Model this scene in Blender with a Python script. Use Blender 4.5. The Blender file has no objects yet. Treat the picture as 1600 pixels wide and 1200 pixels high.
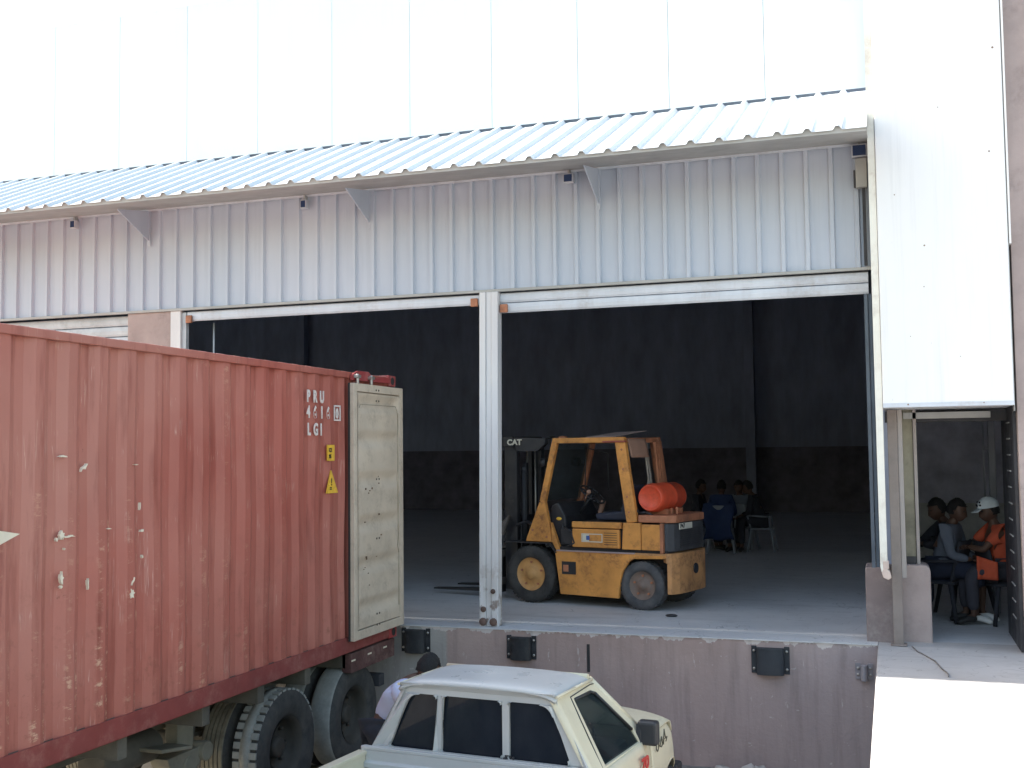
import bpy, bmesh, math, random
from mathutils import Vector, Matrix
random.seed(7)
R = math.radians
PI = math.pi
scene = bpy.context.scene
C = scene.collection

# ---------------------------------------------------------------- camera
YAW, PITCH, ROLL, FPX = R(18.58), R(3.484), R(-0.643), 1755.0
cy, sy = math.cos(YAW), math.sin(YAW)
fw = Vector((-sy * math.cos(PITCH), cy * math.cos(PITCH), math.sin(PITCH)))
rt = Vector((cy, sy, 0)); up = rt.cross(fw)
c_, s_ = math.cos(ROLL), math.sin(ROLL)
rt2 = rt * c_ + up * s_; up2 = up * c_ - rt * s_
cam_d = bpy.data.cameras.new('camera'); cam = bpy.data.objects.new('camera', cam_d); C.objects.link(cam)
mw = Matrix.Identity(4)
for i in range(3):
    mw[i][0] = rt2[i]; mw[i][1] = up2[i]; mw[i][2] = -fw[i]
mw[2][3] = 3.08
cam.matrix_world = mw
cam_d.sensor_width = 36.0; cam_d.lens = FPX / 1600 * 36; cam_d.clip_end = 2000; cam_d.clip_start = 0.05
scene.camera = cam

# ---------------------------------------------------------------- world + sun
SUN = Vector((-1.45, 0.14, 1.0)).normalized()
elev = math.asin(SUN.z); azim = math.atan2(SUN.x, SUN.y)
w = bpy.data.worlds.new('World'); scene.world = w; w.use_nodes = True
wn = w.node_tree.nodes; wl = w.node_tree.links
sky = wn.new('ShaderNodeTexSky'); sky.sky_type = 'NISHITA'; sky.sun_disc = False
sky.sun_elevation = elev; sky.sun_rotation = azim; sky.air_density = 1.6; sky.dust_density = 3.5; sky.ozone_density = 1.0
wl.new(sky.outputs[0], wn['Background'].inputs[0]); wn['Background'].inputs[1].default_value = 0.15
sd = bpy.data.lights.new('sun', 'SUN'); so = bpy.data.objects.new('sun', sd); C.objects.link(so)
sd.energy = 4.8; sd.angle = R(0.5); sd.color = (1.0, 0.95, 0.86)
so.rotation_euler = SUN.to_track_quat('Z', 'Y').to_euler(); so.location = (-20, 0, 20)
scene.view_settings.view_transform = 'Standard'; scene.view_settings.look = 'None'
scene.view_settings.exposure = 1.6; scene.view_settings.gamma = 1.0
scene.cycles.max_bounces = 10; scene.cycles.diffuse_bounces = 7; scene.cycles.glossy_bounces = 3
scene.cycles.transparent_max_bounces = 8
scene.cycles.sample_clamp_indirect = 6.0
scene.cycles.use_denoising = True

# ---------------------------------------------------------------- materials
class NT:
    def __init__(s, name, rough=.6, metal=0., spec=.5):
        s.m = bpy.data.materials.new(name); s.m.use_nodes = True
        s.n = s.m.node_tree.nodes; s.l = s.m.node_tree.links
        s.b = s.n['Principled BSDF']
        s.b.inputs['Roughness'].default_value = rough; s.b.inputs['Metallic'].default_value = metal
        s.b.inputs['Specular IOR Level'].default_value = spec
        s.co = s.n.new('ShaderNodeTexCoord').outputs['Object']
    def vec(s, scale=(1, 1, 1), off=(0, 0, 0)):
        m = s.n.new('ShaderNodeMapping'); m.inputs['Scale'].default_value = scale; m.inputs['Location'].default_value = off
        s.l.new(s.co, m.inputs[0]); return m.outputs[0]
    def noise(s, sc=4, det=5, stretch=(1, 1, 1), off=(0, 0, 0), rough=.6, dist=0):
        t = s.n.new('ShaderNodeTexNoise'); t.inputs['Scale'].default_value = sc; t.inputs['Detail'].default_value = det
        t.inputs['Roughness'].default_value = rough; t.inputs['Distortion'].default_value = dist
        s.l.new(s.vec(stretch, off), t.inputs['Vector']); return t.outputs['Fac']
    def rng(s, f, a, b, lo=0., hi=1.):
        t = s.n.new('ShaderNodeMapRange'); t.inputs[1].default_value = a; t.inputs[2].default_value = b
        t.inputs[3].default_value = lo; t.inputs[4].default_value = hi; s.l.new(f, t.inputs[0]); return t.outputs[0]
    def math(s, op, a, b=0.):
        t = s.n.new('ShaderNodeMath'); t.operation = op
        for i, v in enumerate((a, b)):
            if isinstance(v, (int, float)): t.inputs[i].default_value = v
            else: s.l.new(v, t.inputs[i])
        return t.outputs[0]
    def xyz(s):
        t = s.n.new('ShaderNodeSeparateXYZ'); s.l.new(s.co, t.inputs[0]); return t.outputs
    def mix(s, f, a, b):
        t = s.n.new('ShaderNodeMix'); t.data_type = 'RGBA'
        if isinstance(f, (int, float)): t.inputs[0].default_value = f
        else: s.l.new(f, t.inputs[0])
        for i, v in ((6, a), (7, b)):
            if isinstance(v, tuple): t.inputs[i].default_value = (*v[:3], 1)
            else: s.l.new(v, t.inputs[i])
        return t.outputs[2]
    def col(s, c):
        if isinstance(c, tuple): s.b.inputs['Base Color'].default_value = (*c[:3], 1)
        else: s.l.new(c, s.b.inputs['Base Color'])
        return s
    def bump(s, h, st=.3, d=.01):
        t = s.n.new('ShaderNodeBump'); t.inputs['Strength'].default_value = st; t.inputs['Distance'].default_value = d
        s.l.new(h, t.inputs['Height']); s.l.new(t.outputs[0], s.b.inputs['Normal']); return s
    def rgh(s, f, lo, hi):
        s.l.new(s.rng(f, .3, .7, lo, hi), s.b.inputs['Roughness']); return s

def sc(c, k): return tuple(min(1, v * k) for v in c)
def M(name, c, rough=.6, metal=0., var=.2, scale=3., dirt=None, dirt_amt=.5, dirt_scale=2.5, bump=.15, stretch=(1, 1, 1), spec=.5):
    t = NT(name, rough, metal, spec)
    n = t.noise(scale, 6, stretch)
    col = t.mix(t.rng(n, .3, .7), sc(c, 1 - var), sc(c, 1 + var))
    if dirt:
        d = t.noise(dirt_scale, 8, stretch, (3.1, 1.7, 5.3), .7)
        d2 = t.noise(dirt_scale * 6, 5, (1, 1, 1), (1, 2, 3), .7)
        k = t.math('MULTIPLY', t.rng(d, .48, .66), t.rng(d2, .35, .6))
        col = t.mix(t.math('MULTIPLY', k, dirt_amt), col, dirt)
    t.col(col)
    if bump: t.bump(t.noise(scale * 9, 4), bump, .006)
    t.rgh(t.noise(scale * 2, 4, (1, 1, 1), (9, 9, 9)), max(.05, rough - .12), min(1, rough + .12))
    return t.m

def red_container():
    t = NT('container_paint_red', .55)
    x, y, z = t.xyz()
    n = t.noise(1.1, 6, (1, 1, .5))
    base = t.mix(t.rng(n, .3, .7), (.31, .070, .050), (.42, .116, .084))
    # broad chalky fading by noise, plus haze painted paler towards the near end
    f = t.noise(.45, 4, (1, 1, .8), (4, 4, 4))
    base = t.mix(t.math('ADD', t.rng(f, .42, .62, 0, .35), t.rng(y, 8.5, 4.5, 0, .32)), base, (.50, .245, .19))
    # vertical run streaks
    st = t.noise(9, 6, (1, 1, .12), (2, 0, 0))
    base = t.mix(t.rng(st, .54, .70, 0, .6), base, (.21, .042, .028))
    # scraped ridges: outer flats near their rear edge, stronger low down
    ph = t.math('FRACT', t.math('DIVIDE', t.math('SUBTRACT', y, 5.53), .298))
    edge = t.math('MULTIPLY', t.rng(ph, .80, .90), t.rng(ph, 1.0, .97))
    edge = t.math('ADD', edge, t.math('MULTIPLY', t.rng(ph, .42, .55), t.rng(ph, .72, .64)))
    hs = t.noise(7, 9, (1, .9, 2.4), (0, 5, 0), .78)
    reg = t.noise(1.1, 5, (1, 1.2, .9), (7, 2, 1), .7)
    low = t.rng(z, 2.7, 1.4, 0, 1)
    amt = t.math('MULTIPLY', t.rng(hs, .53, .585), t.math('MULTIPLY', edge, t.math('MULTIPLY', t.rng(y, 9.0, 7.7, .12, 1), t.math('ADD', t.math('MULTIPLY', low, t.rng(reg, .40, .52)), t.rng(reg, .54, .62, 0, .7)))))
    base = t.mix(t.math('MULTIPLY', amt, .7), base, (.64, .38, .26))
    # rust blots
    rb = t.noise(5, 9, (1, 1, 1.4), (11, 3, 2), .75)
    base = t.mix(t.math('MULTIPLY', t.rng(rb, .66, .72), .8), base, (.11, .035, .02))
    rl = t.noise(12, 8, (1, 1, .8), (1, 13, 2), .75)
    base = t.mix(t.math('MULTIPLY', t.math('MULTIPLY', t.rng(rl, .55, .68), low), .55), base, (.18, .06, .035))
    # thin light scratches
    sl = t.noise(5, 3, (1, 6, .18), (1, 3, 9), .5)
    s2 = t.noise(3, 3, (1, 1, 1), (8, 3, 9), .5)
    line = t.math('MULTIPLY', t.rng(t.math('ABSOLUTE', t.math('SUBTRACT', sl, .5)), .012, .0), t.rng(s2, .56, .62))
    base = t.mix(t.math('MULTIPLY', line, .5), base, (.68, .48, .40))
    t.col(base).bump(t.noise(7, 5), .35, .012); t.rgh(n, .42, .65)
    return t.m

def dock_paint():
    t = NT('dock_wall_paint', .8)
    x, y, z = t.xyz()
    n = t.noise(1.3, 7)
    mauve = t.mix(t.rng(n, .3, .7), (.33, .24, .215), (.43, .325, .295))
    grey = t.mix(t.rng(n, .3, .7), (.31, .29, .27), (.40, .375, .35))
    base = t.mix(t.rng(x, -4.53, -4.50), grey, mauve)
    rightw = t.math('MULTIPLY', t.rng(x, -1.9, -.3), .5)
    base = t.mix(rightw, base, (.33, .315, .34))
    p = t.noise(9, 8, (1, 1, 1.6), (0, 0, 0), .65)
    chips = t.rng(p, .65, .665)
    vert = t.noise(7, 6, (2.2, 1, .5), (5, 0, 0), .7)
    chips2 = t.math('MULTIPLY', t.rng(vert, .635, .65), t.rng(z, .2, .6))
    edge_n = t.noise(5, 6, (1, 1, .15), (3, 0, 0), .6)
    top = t.math('ADD', z, t.math('MULTIPLY', t.math('SUBTRACT', edge_n, .5), .34))
    tp = t.rng(top, 1.222, 1.228)
    k = t.math('MAXIMUM', t.math('MAXIMUM', t.math('MULTIPLY', chips, .6), t.math('MULTIPLY', chips2, .6)), tp)
    base = t.mix(k, base, (.58, .52, .49))
    stn = t.noise(3, 7, (3, 1, .25), (1, 1, 1), .65)
    base = t.mix(t.rng(stn, .5, .72, 0, .5), base, (.19, .15, .14))
    t.col(base).bump(t.math('ADD', t.noise(25, 6), t.math('MULTIPLY', k, -.8)), .5, .01)
    return t.m

def floor_concrete(name, a, b, stain, sc_=1.0):
    t = NT(name, .7)
    n = t.noise(.7 * sc_, 8, (1, 1, 1), (0, 0, 0), .65)
    n2 = t.noise(5 * sc_, 8, (1, 1, 1), (3, 0, 0), .7)
    base = t.mix(t.rng(n, .3, .7), a, b)
    base = t.mix(t.rng(n2, .52, .75, 0, .5), base, stain)
    n3 = t.noise(1.2, 6, (.4, 2.2, 1), (5, 1, 0), .7)
    base = t.mix(t.rng(n3, .55, .7, 0, .4), base, sc(stain, .7))
    tr = t.noise(2.2, 6, (.25, 3.5, 1), (2, 7, 1), .7, 1.2)
    base = t.mix(t.rng(tr, .60, .70, 0, .35), base, sc(stain, .5))
    cr = t.noise(1.5, 3, (1, 1, 1), (6, 2, 4), .5, .8); ck = t.rng(t.math('ABSOLUTE', t.math('SUBTRACT', cr, .5)), .004, .0)
    base = t.mix(t.math('MULTIPLY', ck, .6), base, sc(stain, .45))
    t.col(base).bump(t.noise(30, 6), .3, .006); t.rgh(n, .5, .85)
    return t.m

def tyre_mat(name, c, dust):
    t = NT(name, .85)
    n = t.noise(6, 7, (1, 1, 1), (0, 0, 0), .7)
    t.col(t.mix(t.rng(n, .35, .65), c, dust)).bump(t.noise(60, 4), .4, .004)
    return t.m

def glass_mat(name, tint, trans, rough=.03):
    t = NT(name, rough, 0, .25)
    n = t.noise(3, 6, (1, 1, .5), (0, 0, 0), .7)
    t.col(t.mix(t.rng(n, .4, .7), tint, tuple(v + .012 for v in tint)))
    tr = t.n.new('ShaderNodeBsdfTransparent'); tr.inputs[0].default_value = (.72, .8, .8, 1)
    mx = t.n.new('ShaderNodeMixShader'); mx.inputs[0].default_value = trans
    t.l.new(t.b.outputs[0], mx.inputs[1]); t.l.new(tr.outputs[0], mx.inputs[2])
    t.l.new(mx.outputs[0], t.n['Material Output'].inputs[0])
    return t.m

def cladding_mat(name, a, b, rust=True):
    t = NT(name, .42, .0, .5)
    x, y, z = t.xyz()
    n = t.noise(.9, 5, (1, 1, .4))
    base = t.mix(t.rng(n, .3, .7), a, b)
    st = t.noise(6, 7, (2, 1, .07), (4, 0, 0), .7)
    base = t.mix(t.rng(st, .52, .75, 0, .35 if rust else .12), base, sc(a, .72))
    if rust:
        r = t.noise(20, 5, (1, 1, .5), (7, 7, 7), .6)
        base = t.mix(t.rng(r, .74, .78, 0, .7), base, (.22, .12, .08))
    t.col(base).bump(t.noise(2.2, 3, (1, 1, .5)), .25, .02)
    t.rgh(n, .34, .52)
    return t.m

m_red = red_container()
m_dock = dock_paint()
m_rail = M('rail_deep_red', (.24, .052, .045), .55, 0, .15, 3, dirt=(.42, .20, .16), dirt_amt=.5, dirt_scale=4)
m_floor = floor_concrete('warehouse_floor_concrete', (.52, .52, .53), (.64, .64, .65), (.42, .42, .43))
m_slab = floor_concrete('platform_concrete', (.40, .385, .38), (.50, .485, .48), (.33, .31, .30), 1.2)
m_ground = floor_concrete('yard_ground', (.20, .185, .165), (.28, .26, .235), (.12, .11, .10), 1.5)
m_clad = cladding_mat('white_metal_cladding', (.45, .505, .595), (.525, .57, .645))
m_clad2 = cladding_mat('white_hood_sheet', (.82, .82, .82), (.86, .855, .85))
m_up = cladding_mat('upper_wall_panel', (.665, .735, .755), (.69, .75, .77), False)
m_roof = cladding_mat('canopy_sheet', (.50, .545, .57), (.57, .61, .635), False)
m_soff = M('soffit_grey', (.40, .40, .385), .6, 0, .12)
m_trim = M('white_trim', (.60, .64, .70), .5, 0, .1, dirt=(.30, .24, .2), dirt_amt=.35, stretch=(1, 1, .2))
m_white = M('white_steel', (.70, .70, .70), .5, 0, .12, dirt=(.28, .19, .15), dirt_amt=.5, dirt_scale=3, stretch=(1, 1, .35))
m_shut = M('shutter_steel', (.50, .54, .57), .45, .1, .15, dirt=(.25, .26, .27))
m_mauve = M('mauve_render', (.40, .32, .30), .85, 0, .12, dirt=(.22, .17, .16), bump=.4)
m_curb = M('plinth_render', (.22, .175, .17), .85, 0, .12, dirt=(.4, .36, .33), bump=.4)
m_dark = M('dark_steel', (.035, .036, .042), .6, .0, .3, dirt=(.09, .08, .075))
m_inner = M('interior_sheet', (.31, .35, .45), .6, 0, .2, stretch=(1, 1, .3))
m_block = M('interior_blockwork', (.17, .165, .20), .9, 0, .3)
m_bump = M('bumper_rubber', (.012, .014, .017), .65, 0, .3, dirt=(.08, .08, .085))
m_bolt = M('bolt_steel', (.45, .43, .40), .4, .8, .2)
m_doorin = M('container_door_cream', (.60, .505, .40), .55, 0, .1, 2.5, dirt=(.25, .19, .13), dirt_amt=.45, dirt_scale=5)
m_gasket = M('rubber_gasket', (.03, .03, .03), .8, 0, .2)
m_lett = M('white_lettering', (.72, .66, .62), .6, 0, .1, 30, dirt=(.5, .2, .15), dirt_amt=.4, dirt_scale=20)
m_chip = M('bare_cream_patch', (.74, .66, .52), .7, 0, .1)
m_yel = M('yellow_decal', (.80, .48, .05), .5, 0, .15, 20, dirt=(.3, .2, .05))
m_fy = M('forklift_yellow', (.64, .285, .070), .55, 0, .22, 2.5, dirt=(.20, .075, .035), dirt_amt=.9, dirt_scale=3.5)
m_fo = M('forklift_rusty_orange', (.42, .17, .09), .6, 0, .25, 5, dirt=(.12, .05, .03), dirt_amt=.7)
m_fbk = M('forklift_black', (.020, .021, .026), .5, .0, .3, dirt=(.06, .055, .05))
m_rad = M('radiator_grey', (.055, .057, .065), .7, 0, .25)
m_orange = M('gas_cylinder_paint', (.66, .085, .035), .42, 0, .18, 4, dirt=(.28, .05, .03), dirt_amt=.5)
m_card = M('cardboard', (.38, .22, .16), .9, 0, .12)
m_card2 = M('grey_board', (.42, .32, .31), .9, 0, .12)
m_tyre = tyre_mat('tyre_rubber', (.022, .022, .024), (.06, .058, .056))
m_tyre_d = tyre_mat('tyre_dusty', (.03, .03, .03), (.075, .07, .062))
m_tread = tyre_mat('tyre_tread_worn', (.22, .22, .20), (.34, .335, .30))
m_tread_b = tyre_mat('tyre_tread_brown', (.14, .12, .085), (.25, .22, .16))
m_rim = M('rim_brown', (.055, .048, .038), .7, 0, .3, dirt=(.05, .04, .03))
m_rimy = M('rim_yellow', (.58, .31, .11), .55, 0, .15, 6, dirt=(.2, .08, .05), dirt_amt=.6)
m_rimg = M('rim_dusty_brown', (.20, .15, .125), .7, 0, .2, 6, dirt=(.3, .13, .07))
m_chas = M('chassis_dusty', (.11, .10, .08), .8, 0, .3, dirt=(.05, .045, .04))
m_truck = M('pickup_white_paint', (.50, .51, .50), .35, 0, .05, 2, dirt=(.38, .37, .34), dirt_amt=.15, dirt_scale=6, bump=.04)
m_truck_warm = M('pickup_white_warm_lit', (.66, .60, .44), .4, 0, .06, 2, dirt=(.40, .35, .25), dirt_amt=.25, dirt_scale=4, bump=.04)  # white truck paint with warm bounced light coloured in, for sides and hood
m_glass = glass_mat('tinted_glass', (.012, .016, .024), .0)
m_glass2 = glass_mat('door_glass', (.02, .03, .035), .55)
m_blkp = M('black_plastic', (.03, .031, .035), .5, 0, .2)
m_int = M('cab_trim', (.07, .085, .09), .7, 0, .2)
m_redl = M('red_lettering', (.55, .05, .04), .5, 0, .1)
m_blk = M('black_ink', (.02, .02, .02), .6, 0, .1)
m_skin = M('skin_dark', (.105, .058, .04), .55, 0, .1, 8, spec=.4)
m_hair = M('hair_black', (.012, .011, .011), .8, 0, .2, 60, bump=.6)
def cloth(name, c, var=.15): return M(name, c, .9, 0, var, 5, bump=.35)
m_shirt = cloth('white_shirt_shade_tint', (.56, .58, .74), .06)  # white cloth with the bluish tint of shade mixed into its colour
m_navy = cloth('navy_cloth', (.02, .026, .05)); m_grey = cloth('grey_blue_cloth', (.13, .15, .19))
m_or = cloth('orange_cloth', (.56, .10, .045)); m_dk = cloth('dark_cloth', (.03, .032, .042))
m_lt = cloth('pale_cloth', (.36, .38, .42)); m_blue = cloth('blue_cloth', (.022, .04, .11))
m_capw = cloth('white_cap_cloth', (.60, .66, .68)); m_dust = cloth('dark_trousers', (.05, .05, .065))
m_shoe = M('shoe_black', (.03, .03, .03), .6); m_shoew = M('shoe_white', (.7, .7, .68), .6)
m_plw = M('white_plastic', (.26, .28, .32), .4, 0, .08)
m_louv = M('light_housing', (.5, .52, .56), .4, 0, .1); m_lens = M('light_lens_blue', (.025, .045, .11), .15, 0, .2, bump=0)
m_hose = M('hose_grey', (.22, .2, .19), .6); m_rub = M('rubble_pale', (.42, .39, .36), .9, 0, .2, bump=.6)
m_sticker = M('sticker_white', (.62, .60, .52), .5, 0, .1); m_stb = M('sticker_blue', (.05, .10, .32), .5, 0, .1)

# ---------------------------------------------------------------- geometry helpers
class MB:
    def __init__(s): s.v = []; s.f = []; s.mi = []; s.sm = []; s.T = Matrix.Identity(4)
    def add(s, vs, fs, mi=0, sm=False):
        o = len(s.v); s.v += [s.T @ Vector(v) for v in vs]
        for f in fs: s.f.append([i + o for i in f]); s.mi.append(mi); s.sm.append(sm)
        return s
    def box(s, x0, x1, y0, y1, z0, z1, mi=0):
        v = [(x, y, z) for x in (x0, x1) for y in (y0, y1) for z in (z0, z1)]
        return s.add(v, [(0, 1, 3, 2), (4, 6, 7, 5), (0, 4, 5, 1), (2, 3, 7, 6), (0, 2, 6, 4), (1, 5, 7, 3)], mi)
    def prism(s, poly, ax, a, b, mi=0):
        # poly of 2D points in the two other axes (cyclic order kept), extruded along ax from a to b
        n = len(poly)
        def P(p, t):
            if ax == 0: return (t, p[0], p[1])
            if ax == 1: return (p[0], t, p[1])
            return (p[0], p[1], t)
        v = [P(p, a) for p in poly] + [P(p, b) for p in poly]
        f = [list(range(n)), list(range(2 * n - 1, n - 1, -1))] + [(i, i + n, (i + 1) % n + n, (i + 1) % n) for i in range(n)]
        return s.add(v, f, mi)
    def tube(s, p0, p1, r0, r1=None, n=12, mi=0, cap=True, sm=True):
        r1 = r0 if r1 is None else r1
        p0 = Vector(p0); p1 = Vector(p1); d = (p1 - p0).normalized()
        a = d.orthogonal().normalized(); b = d.cross(a)
        v = [p + (a * math.cos(2 * PI * i / n) + b * math.sin(2 * PI * i / n)) * r for p, r in ((p0, r0), (p1, r1)) for i in range(n)]
        s.add(v, [(i, (i + 1) % n, (i + 1) % n + n, i + n) for i in range(n)], mi, sm)
        if cap: s.add(v, [list(range(n))[::-1], list(range(n, 2 * n))], mi)
        return s
    def path(s, pts, r, n=8, mi=0):
        for a, b in zip(pts, pts[1:]): s.tube(a, b, r, r, n, mi)
        return s
    def lathe(s, prof, n=32, mi=0, sm=True, o=(0, 0, 0), ax=1):
        # profile (r, h) turned round local axis ax through o
        v = []
        for r, h in prof:
            for i in range(n):
                a = 2 * PI * i / n; c, q = r * math.cos(a), r * math.sin(a)
                p = (c, h, q) if ax == 1 else ((c, q, h) if ax == 2 else (h, c, q))
                v.append((p[0] + o[0], p[1] + o[1], p[2] + o[2]))
        f = [(k * n + i, k * n + (i + 1) % n, (k + 1) * n + (i + 1) % n, (k + 1) * n + i) for k in range(len(prof) - 1) for i in range(n)]
        return s.add(v, f, mi, sm)
    def frame(s, outer, inner, ax, a, b, mi=0):
        # ring between two polygons with the same count of points, with thickness
        n = len(outer)
        def P(p, t): return (t, p[0], p[1]) if ax == 0 else ((p[0], t, p[1]) if ax == 1 else (p[0], p[1], t))
        v = [P(p, t) for t in (a, b) for poly in (outer, inner) for p in poly]
        f = []
        for i in range(n):
            j = (i + 1) % n
            f += [(i, j, n + j, n + i), (2 * n + i, 3 * n + i, 3 * n + j, 2 * n + j), (i, 2 * n + i, 2 * n + j, j), (n + i, n + j, 3 * n + j, 3 * n + i)]
        return s.add(v, f, mi)
    def grid(s, fn, nu, nv, mi=0, sm=True):
        v = [fn(i / nu, j / nv) for i in range(nu + 1) for j in range(nv + 1)]
        return s.add(v, [(i * (nv + 1) + j, (i + 1) * (nv + 1) + j, (i + 1) * (nv + 1) + j + 1, i * (nv + 1) + j + 1) for i in range(nu) for j in range(nv)], mi, sm)
    def ball(s, c, r, n=16, mi=0, sx=1, sy_=1, sz=1):
        v = []; m = n // 2
        for j in range(m + 1):
            t = PI * j / m
            for i in range(n):
                a = 2 * PI * i / n
                v.append((c[0] + r * sx * math.sin(t) * math.cos(a), c[1] + r * sy_ * math.sin(t) * math.sin(a), c[2] + r * sz * math.cos(t)))
        return s.add(v, [(j * n + i, (j + 1) * n + i, (j + 1) * n + (i + 1) % n, j * n + (i + 1) % n) for j in range(m) for i in range(n)], mi, True)
    def build(s, name, mats, parent=None, bevel=0, seg=2, solid=0, loc=None, rz=0):
        me = bpy.data.meshes.new(name); me.from_pydata([tuple(v) for v in s.v], [], s.f)
        if not isinstance(mats, (list, tuple)): mats = [mats]
        for m in mats: me.materials.append(m)
        for p, mi, sm in zip(me.polygons, s.mi, s.sm): p.material_index = mi; p.use_smooth = sm
        bm = bmesh.new(); bm.from_mesh(me); bmesh.ops.remove_doubles(bm, verts=bm.verts, dist=1e-5)
        bmesh.ops.recalc_face_normals(bm, faces=bm.faces); bm.to_mesh(me); bm.free(); me.update()
        o = bpy.data.objects.new(name, me); C.objects.link(o)
        if parent: o.parent = parent
        if loc: o.location = loc
        if rz: o.rotation_euler.z = rz
        if solid:
            d = o.modifiers.new('solid', 'SOLIDIFY'); d.thickness = solid; d.offset = -1
        if bevel:
            b = o.modifiers.new('bevel', 'BEVEL'); b.width = bevel; b.segments = seg; b.limit_method = 'ANGLE'; b.angle_limit = R(40)
        return o

def tag(o, label=None, cat=None, group=None, kind=None):
    if label: o['label'] = label
    if cat: o['category'] = cat
    if group: o['group'] = group
    if kind: o['kind'] = kind
    return o
def empty(name, loc=(0, 0, 0), rz=0, label=None, cat=None, group=None):
    o = bpy.data.objects.new(name, None); C.objects.link(o); o.location = loc; o.rotation_euler.z = rz
    o.empty_display_size = .2
    return tag(o, label, cat, group)
def copy_tree(o, parent=None):
    c = o.copy(); C.objects.link(c); c.parent = parent
    for ch in [x for x in bpy.data.objects if x.parent == o]: copy_tree(ch, c)
    return c
def text_mesh(name, txt, size, mat, parent, M4, sx=1, depth=.003, bold=0.):
    cu = bpy.data.curves.new('txt', 'FONT'); cu.body = txt; cu.size = size; cu.extrude = depth; cu.offset = bold
    t = bpy.data.objects.new('txt', cu); C.objects.link(t)
    dg = bpy.context.evaluated_depsgraph_get(); dg.update()
    me = bpy.data.meshes.new_from_object(t.evaluated_get(dg)); bpy.data.objects.remove(t)
    me.transform(Matrix.Diagonal((sx, 1, 1, 1))); me.transform(M4)
    me.materials.clear(); me.materials.append(mat); me.name = name
    o = bpy.data.objects.new(name, me); C.objects.link(o); o.parent = parent
    return o
def frame4(o, x, y):
    x = Vector(x).normalized(); y = Vector(y).normalized(); z = x.cross(y); m = Matrix.Identity(4)
    for i in range(3): m[i][0] = x[i]; m[i][1] = y[i]; m[i][2] = z[i]; m[i][3] = o[i]
    return m

# ================================================================ SETTING
YD = 11.17; ZD = 1.25
mb = MB(); mb.grid(lambda u, v: (-300 + 600 * u, -300 + (300 + YD + .4) * v, 0), 2, 2, 0, False)
tag(mb.build('ground', m_ground), kind='structure')
mb = MB(); mb.grid(lambda u, v: (-300 + 600 * u, YD + .39 + 300 * v, -.01), 2, 2, 0, False)
tag(mb.build('ground', m_ground), kind='structure')
# loading platform the photographer stands on
mb = MB(); mb.box(-.17, 6.5, -4, YD + .30, 0, ZD - .004)
tag(mb.build('platform', m_slab, bevel=.01), kind='structure')

# ---------------------------------------------------------------- warehouse
W = empty('warehouse', (0, YD, 0), 0, 'white metal clad warehouse with open dark loading bays above a mauve dock wall', 'warehouse')
def wb(mb, name, mat, **k):
    mb.v = [v - Vector((0, YD, 0)) for v in mb.v]
    # keep texture space = world: object sits at YD, coordinates only shifted in y
    return mb.build(name, mat, W, **k)
mb = MB(); mb.box(-30, -.172, YD, YD + .35, 0, ZD - .012); mb.box(-2.985, -2.955, YD - .004, YD + .01, .85, 1.13, 1)
dwall = wb(mb, 'dock_wall', [m_dock, m_gasket])
# chipped concrete lip
mb = MB(); lip = []
xx = -30.0
while xx < -.172:
    lip.append((xx, YD - .006 - .008 * random.random())); xx += .07 + .1 * random.random()
lip.append((-.172, YD - .01))
poly = lip + [(-.172, YD + .38), (-30, YD + .38)]
mb.prism(poly, 2, ZD - .0115, ZD - .001); wb(mb, 'dock_lip', m_floor)
mb = MB(); mb.box(-30, -.12, YD + .38, 34, ZD - .1, ZD)
wb(mb, 'floor_slab', m_floor)
# interior walls, ceiling, columns
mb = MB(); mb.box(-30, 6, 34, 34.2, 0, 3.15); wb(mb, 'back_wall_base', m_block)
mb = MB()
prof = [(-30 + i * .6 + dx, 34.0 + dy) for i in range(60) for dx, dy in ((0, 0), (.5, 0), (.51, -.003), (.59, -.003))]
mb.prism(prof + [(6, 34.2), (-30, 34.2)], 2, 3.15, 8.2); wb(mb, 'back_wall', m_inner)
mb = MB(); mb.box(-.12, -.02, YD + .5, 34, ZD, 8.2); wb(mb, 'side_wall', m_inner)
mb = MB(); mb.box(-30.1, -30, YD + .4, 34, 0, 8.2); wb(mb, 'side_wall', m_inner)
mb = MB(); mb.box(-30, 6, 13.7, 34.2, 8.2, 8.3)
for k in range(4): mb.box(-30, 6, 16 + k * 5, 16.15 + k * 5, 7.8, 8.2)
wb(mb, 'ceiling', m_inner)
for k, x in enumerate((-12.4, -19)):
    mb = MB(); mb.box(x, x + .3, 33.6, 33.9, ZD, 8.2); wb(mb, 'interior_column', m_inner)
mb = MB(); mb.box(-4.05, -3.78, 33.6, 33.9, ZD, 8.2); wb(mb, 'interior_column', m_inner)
# closed front wall left of the open bays (behind shutters) and above
YC = YD + .15
mb = MB(); mb.box(-30, -.13, YC + .05, YC + .18, 4.95, 6.3); wb(mb, 'lintel_wall', m_inner)
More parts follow.
